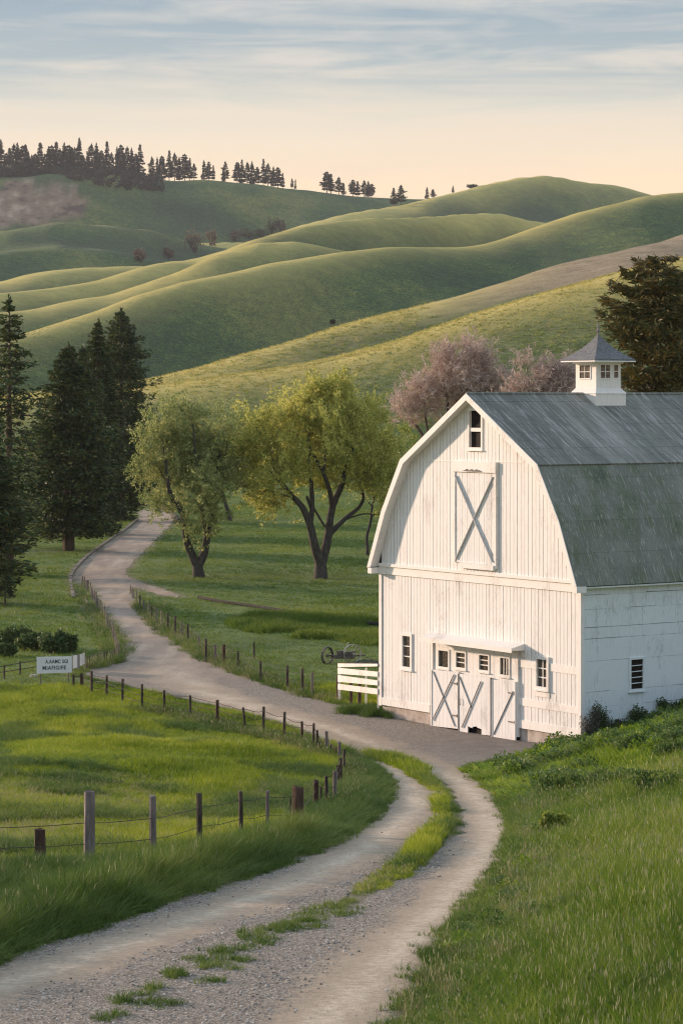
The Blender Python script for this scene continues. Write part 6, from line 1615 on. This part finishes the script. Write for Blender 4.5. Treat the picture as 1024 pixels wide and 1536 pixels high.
# ------------------------------------------------------------------ old horse drawn rake beside the boards
M_IRON = simple_mat('rusted_grey_iron', (0.06, 0.055, 0.05), (0.20, 0.18, 0.165), 9, 0.6, 0.5, 0.01, metallic=0.5)
M_IRONL = simple_mat('bleached_iron', (0.25, 0.24, 0.23), (0.50, 0.48, 0.46), 9, 0.5, 0.4, 0.01, metallic=0.3)
b = hit([(514, 996)])[0]; Yr = b[1]; k_ = Yr / F
rk_ = empty('hay_rake', b, 'old rusty farm rake with two spoked iron wheels behind the white boards', 'farm machine')
def wheel(cx, cz, R, yaw, mat, nsp, rim=0.03, wide=0.07, half=False):
    c = Vector((cx, 0, cz)); ax = Vector((math.cos(yaw), math.sin(yaw), 0)); o_ = Vector((-math.sin(yaw), math.cos(yaw), 0))
    m = MB(); n = 28
    pts = [c + (o_ * math.cos(2 * math.pi * i / n) + Vector((0, 0, 1)) * math.sin(2 * math.pi * i / n)) * R for i in range(n + 1)]
    m.tube(pts, rim, 6, False); m.tube([p + ax * wide for p in pts], rim, 6, False)
    for p, q in zip(pts[:-1], pts[1:]): m.bar(p + ax * wide / 2, q + ax * wide / 2, wide, 0.012, (p - c))
    wo_ = m.build('wheel', mat, rk_)
    h_ = MB(); h_.tube([c - ax * .06, c + ax * (wide + .06)], 0.07, 8); h_.build('hub', mat, wo_)
    s_ = MB()
    for i in range(nsp): 
        a = 2 * math.pi * i / nsp; s_.tube([c + ax * wide / 2, c + ax * wide / 2 + (o_ * math.cos(a) + Vector((0, 0, 1)) * math.sin(a)) * R], 0.012, 4, False)
    s_.build('spokes', mat, wo_)
def lx(px): return xat(px, Yr) - b[0]
def lz(py): return zat(py, Yr) - b[2]
Rw = 12.5 * k_
wheel(lx(490), Rw * 1.02, Rw, math.radians(-38), M_IRON, 12, 0.045)
wheel(lx(528), Rw * 1.25, Rw * 1.1, math.radians(-68), M_IRONL, 12, 0.03)
m = MB(); m.tube([(lx(491), 0, Rw), (lx(510), 0.1, Rw * 1.0), (lx(530), 0.3, Rw * 1.1)], 0.045, 8); m.build('axle', M_IRON, rk_)
m = MB(); m.box(lx(500), lx(532), -0.15, 0.25, 0.30, 0.42); m.bar((lx(500), -.15, .45), (lx(534), -.1, .70), .05, .05); m.bar((lx(500), .2, .35), (lx(548), .3, .45), .08, .08); m.build('frame', M_IRON, rk_)
m = MB(); m.box(lx(505), lx(517), -0.1, 0.2, 0.42, 0.72); m.box(lx(520), lx(529), -0.05, 0.2, 0.42, 0.66); m.build('gear_box', M_IRON, rk_)
for i in range(14):
    m = MB(); x = lx(501 + i * 2.4); m.tube([(x, -.1, .65), (x - .02, -.32, .5), (x - .02, -.42, .25), (x, -.3, .04)], 0.011, 4, False); m.build('tine', M_IRON, rk_)
m = MB(); m.tube([(lx(519), 0, .6), (lx(520), .05, 1.0), (lx(523), .05, 1.18)], 0.018, 5); m.build('lever', M_IRONL, rk_)
# pile of pale scrap beside the rake
rp = random.Random(4); sb = hit([(552, 1000)])[0]; root = empty('brush_pile', sb, 'low pile of grey brushwood between the rake and the barn', 'brush pile')
m = MB()
for i in range(90):
    x, y = rp.uniform(-.9, .9), rp.uniform(-.4, .4); a = rp.uniform(-.5, .5); l_ = rp.uniform(.2, .6); h = max(.05, .45 * (1 - abs(x))) * rp.random()
    m.tube([(x - l_ * .5, y, h), (x, y + rp.uniform(-.1, .1), h + .06), (x + l_ * .5, y + a * .4, h + a * .2)], 0.014, 4, False)
m.build('sticks', M_IRON, root)
b = hit([(51, 1015)])[0]; root = empty('stone', b + np.array([0, 0, 0.03]), 'pale flat stone in the grass below the sign', 'stone')
m = MB(); n = 9
ring = [[(math.cos(2 * math.pi * k / n) * r_ * (1 + rp.uniform(-.15, .15)) * 1.3, math.sin(2 * math.pi * k / n) * r_, z) for k in range(n)] for r_, z in ((.2, -.05), (.18, .06), (.1, .09))]
m.add([p for q in ring for p in q], [(i * n + k, i * n + (k + 1) % n, (i + 1) * n + (k + 1) % n, (i + 1) * n + k) for i in range(2) for k in range(n)] + [tuple(2 * n + k for k in range(n))])
m.build('rock', M_FOUND, root)
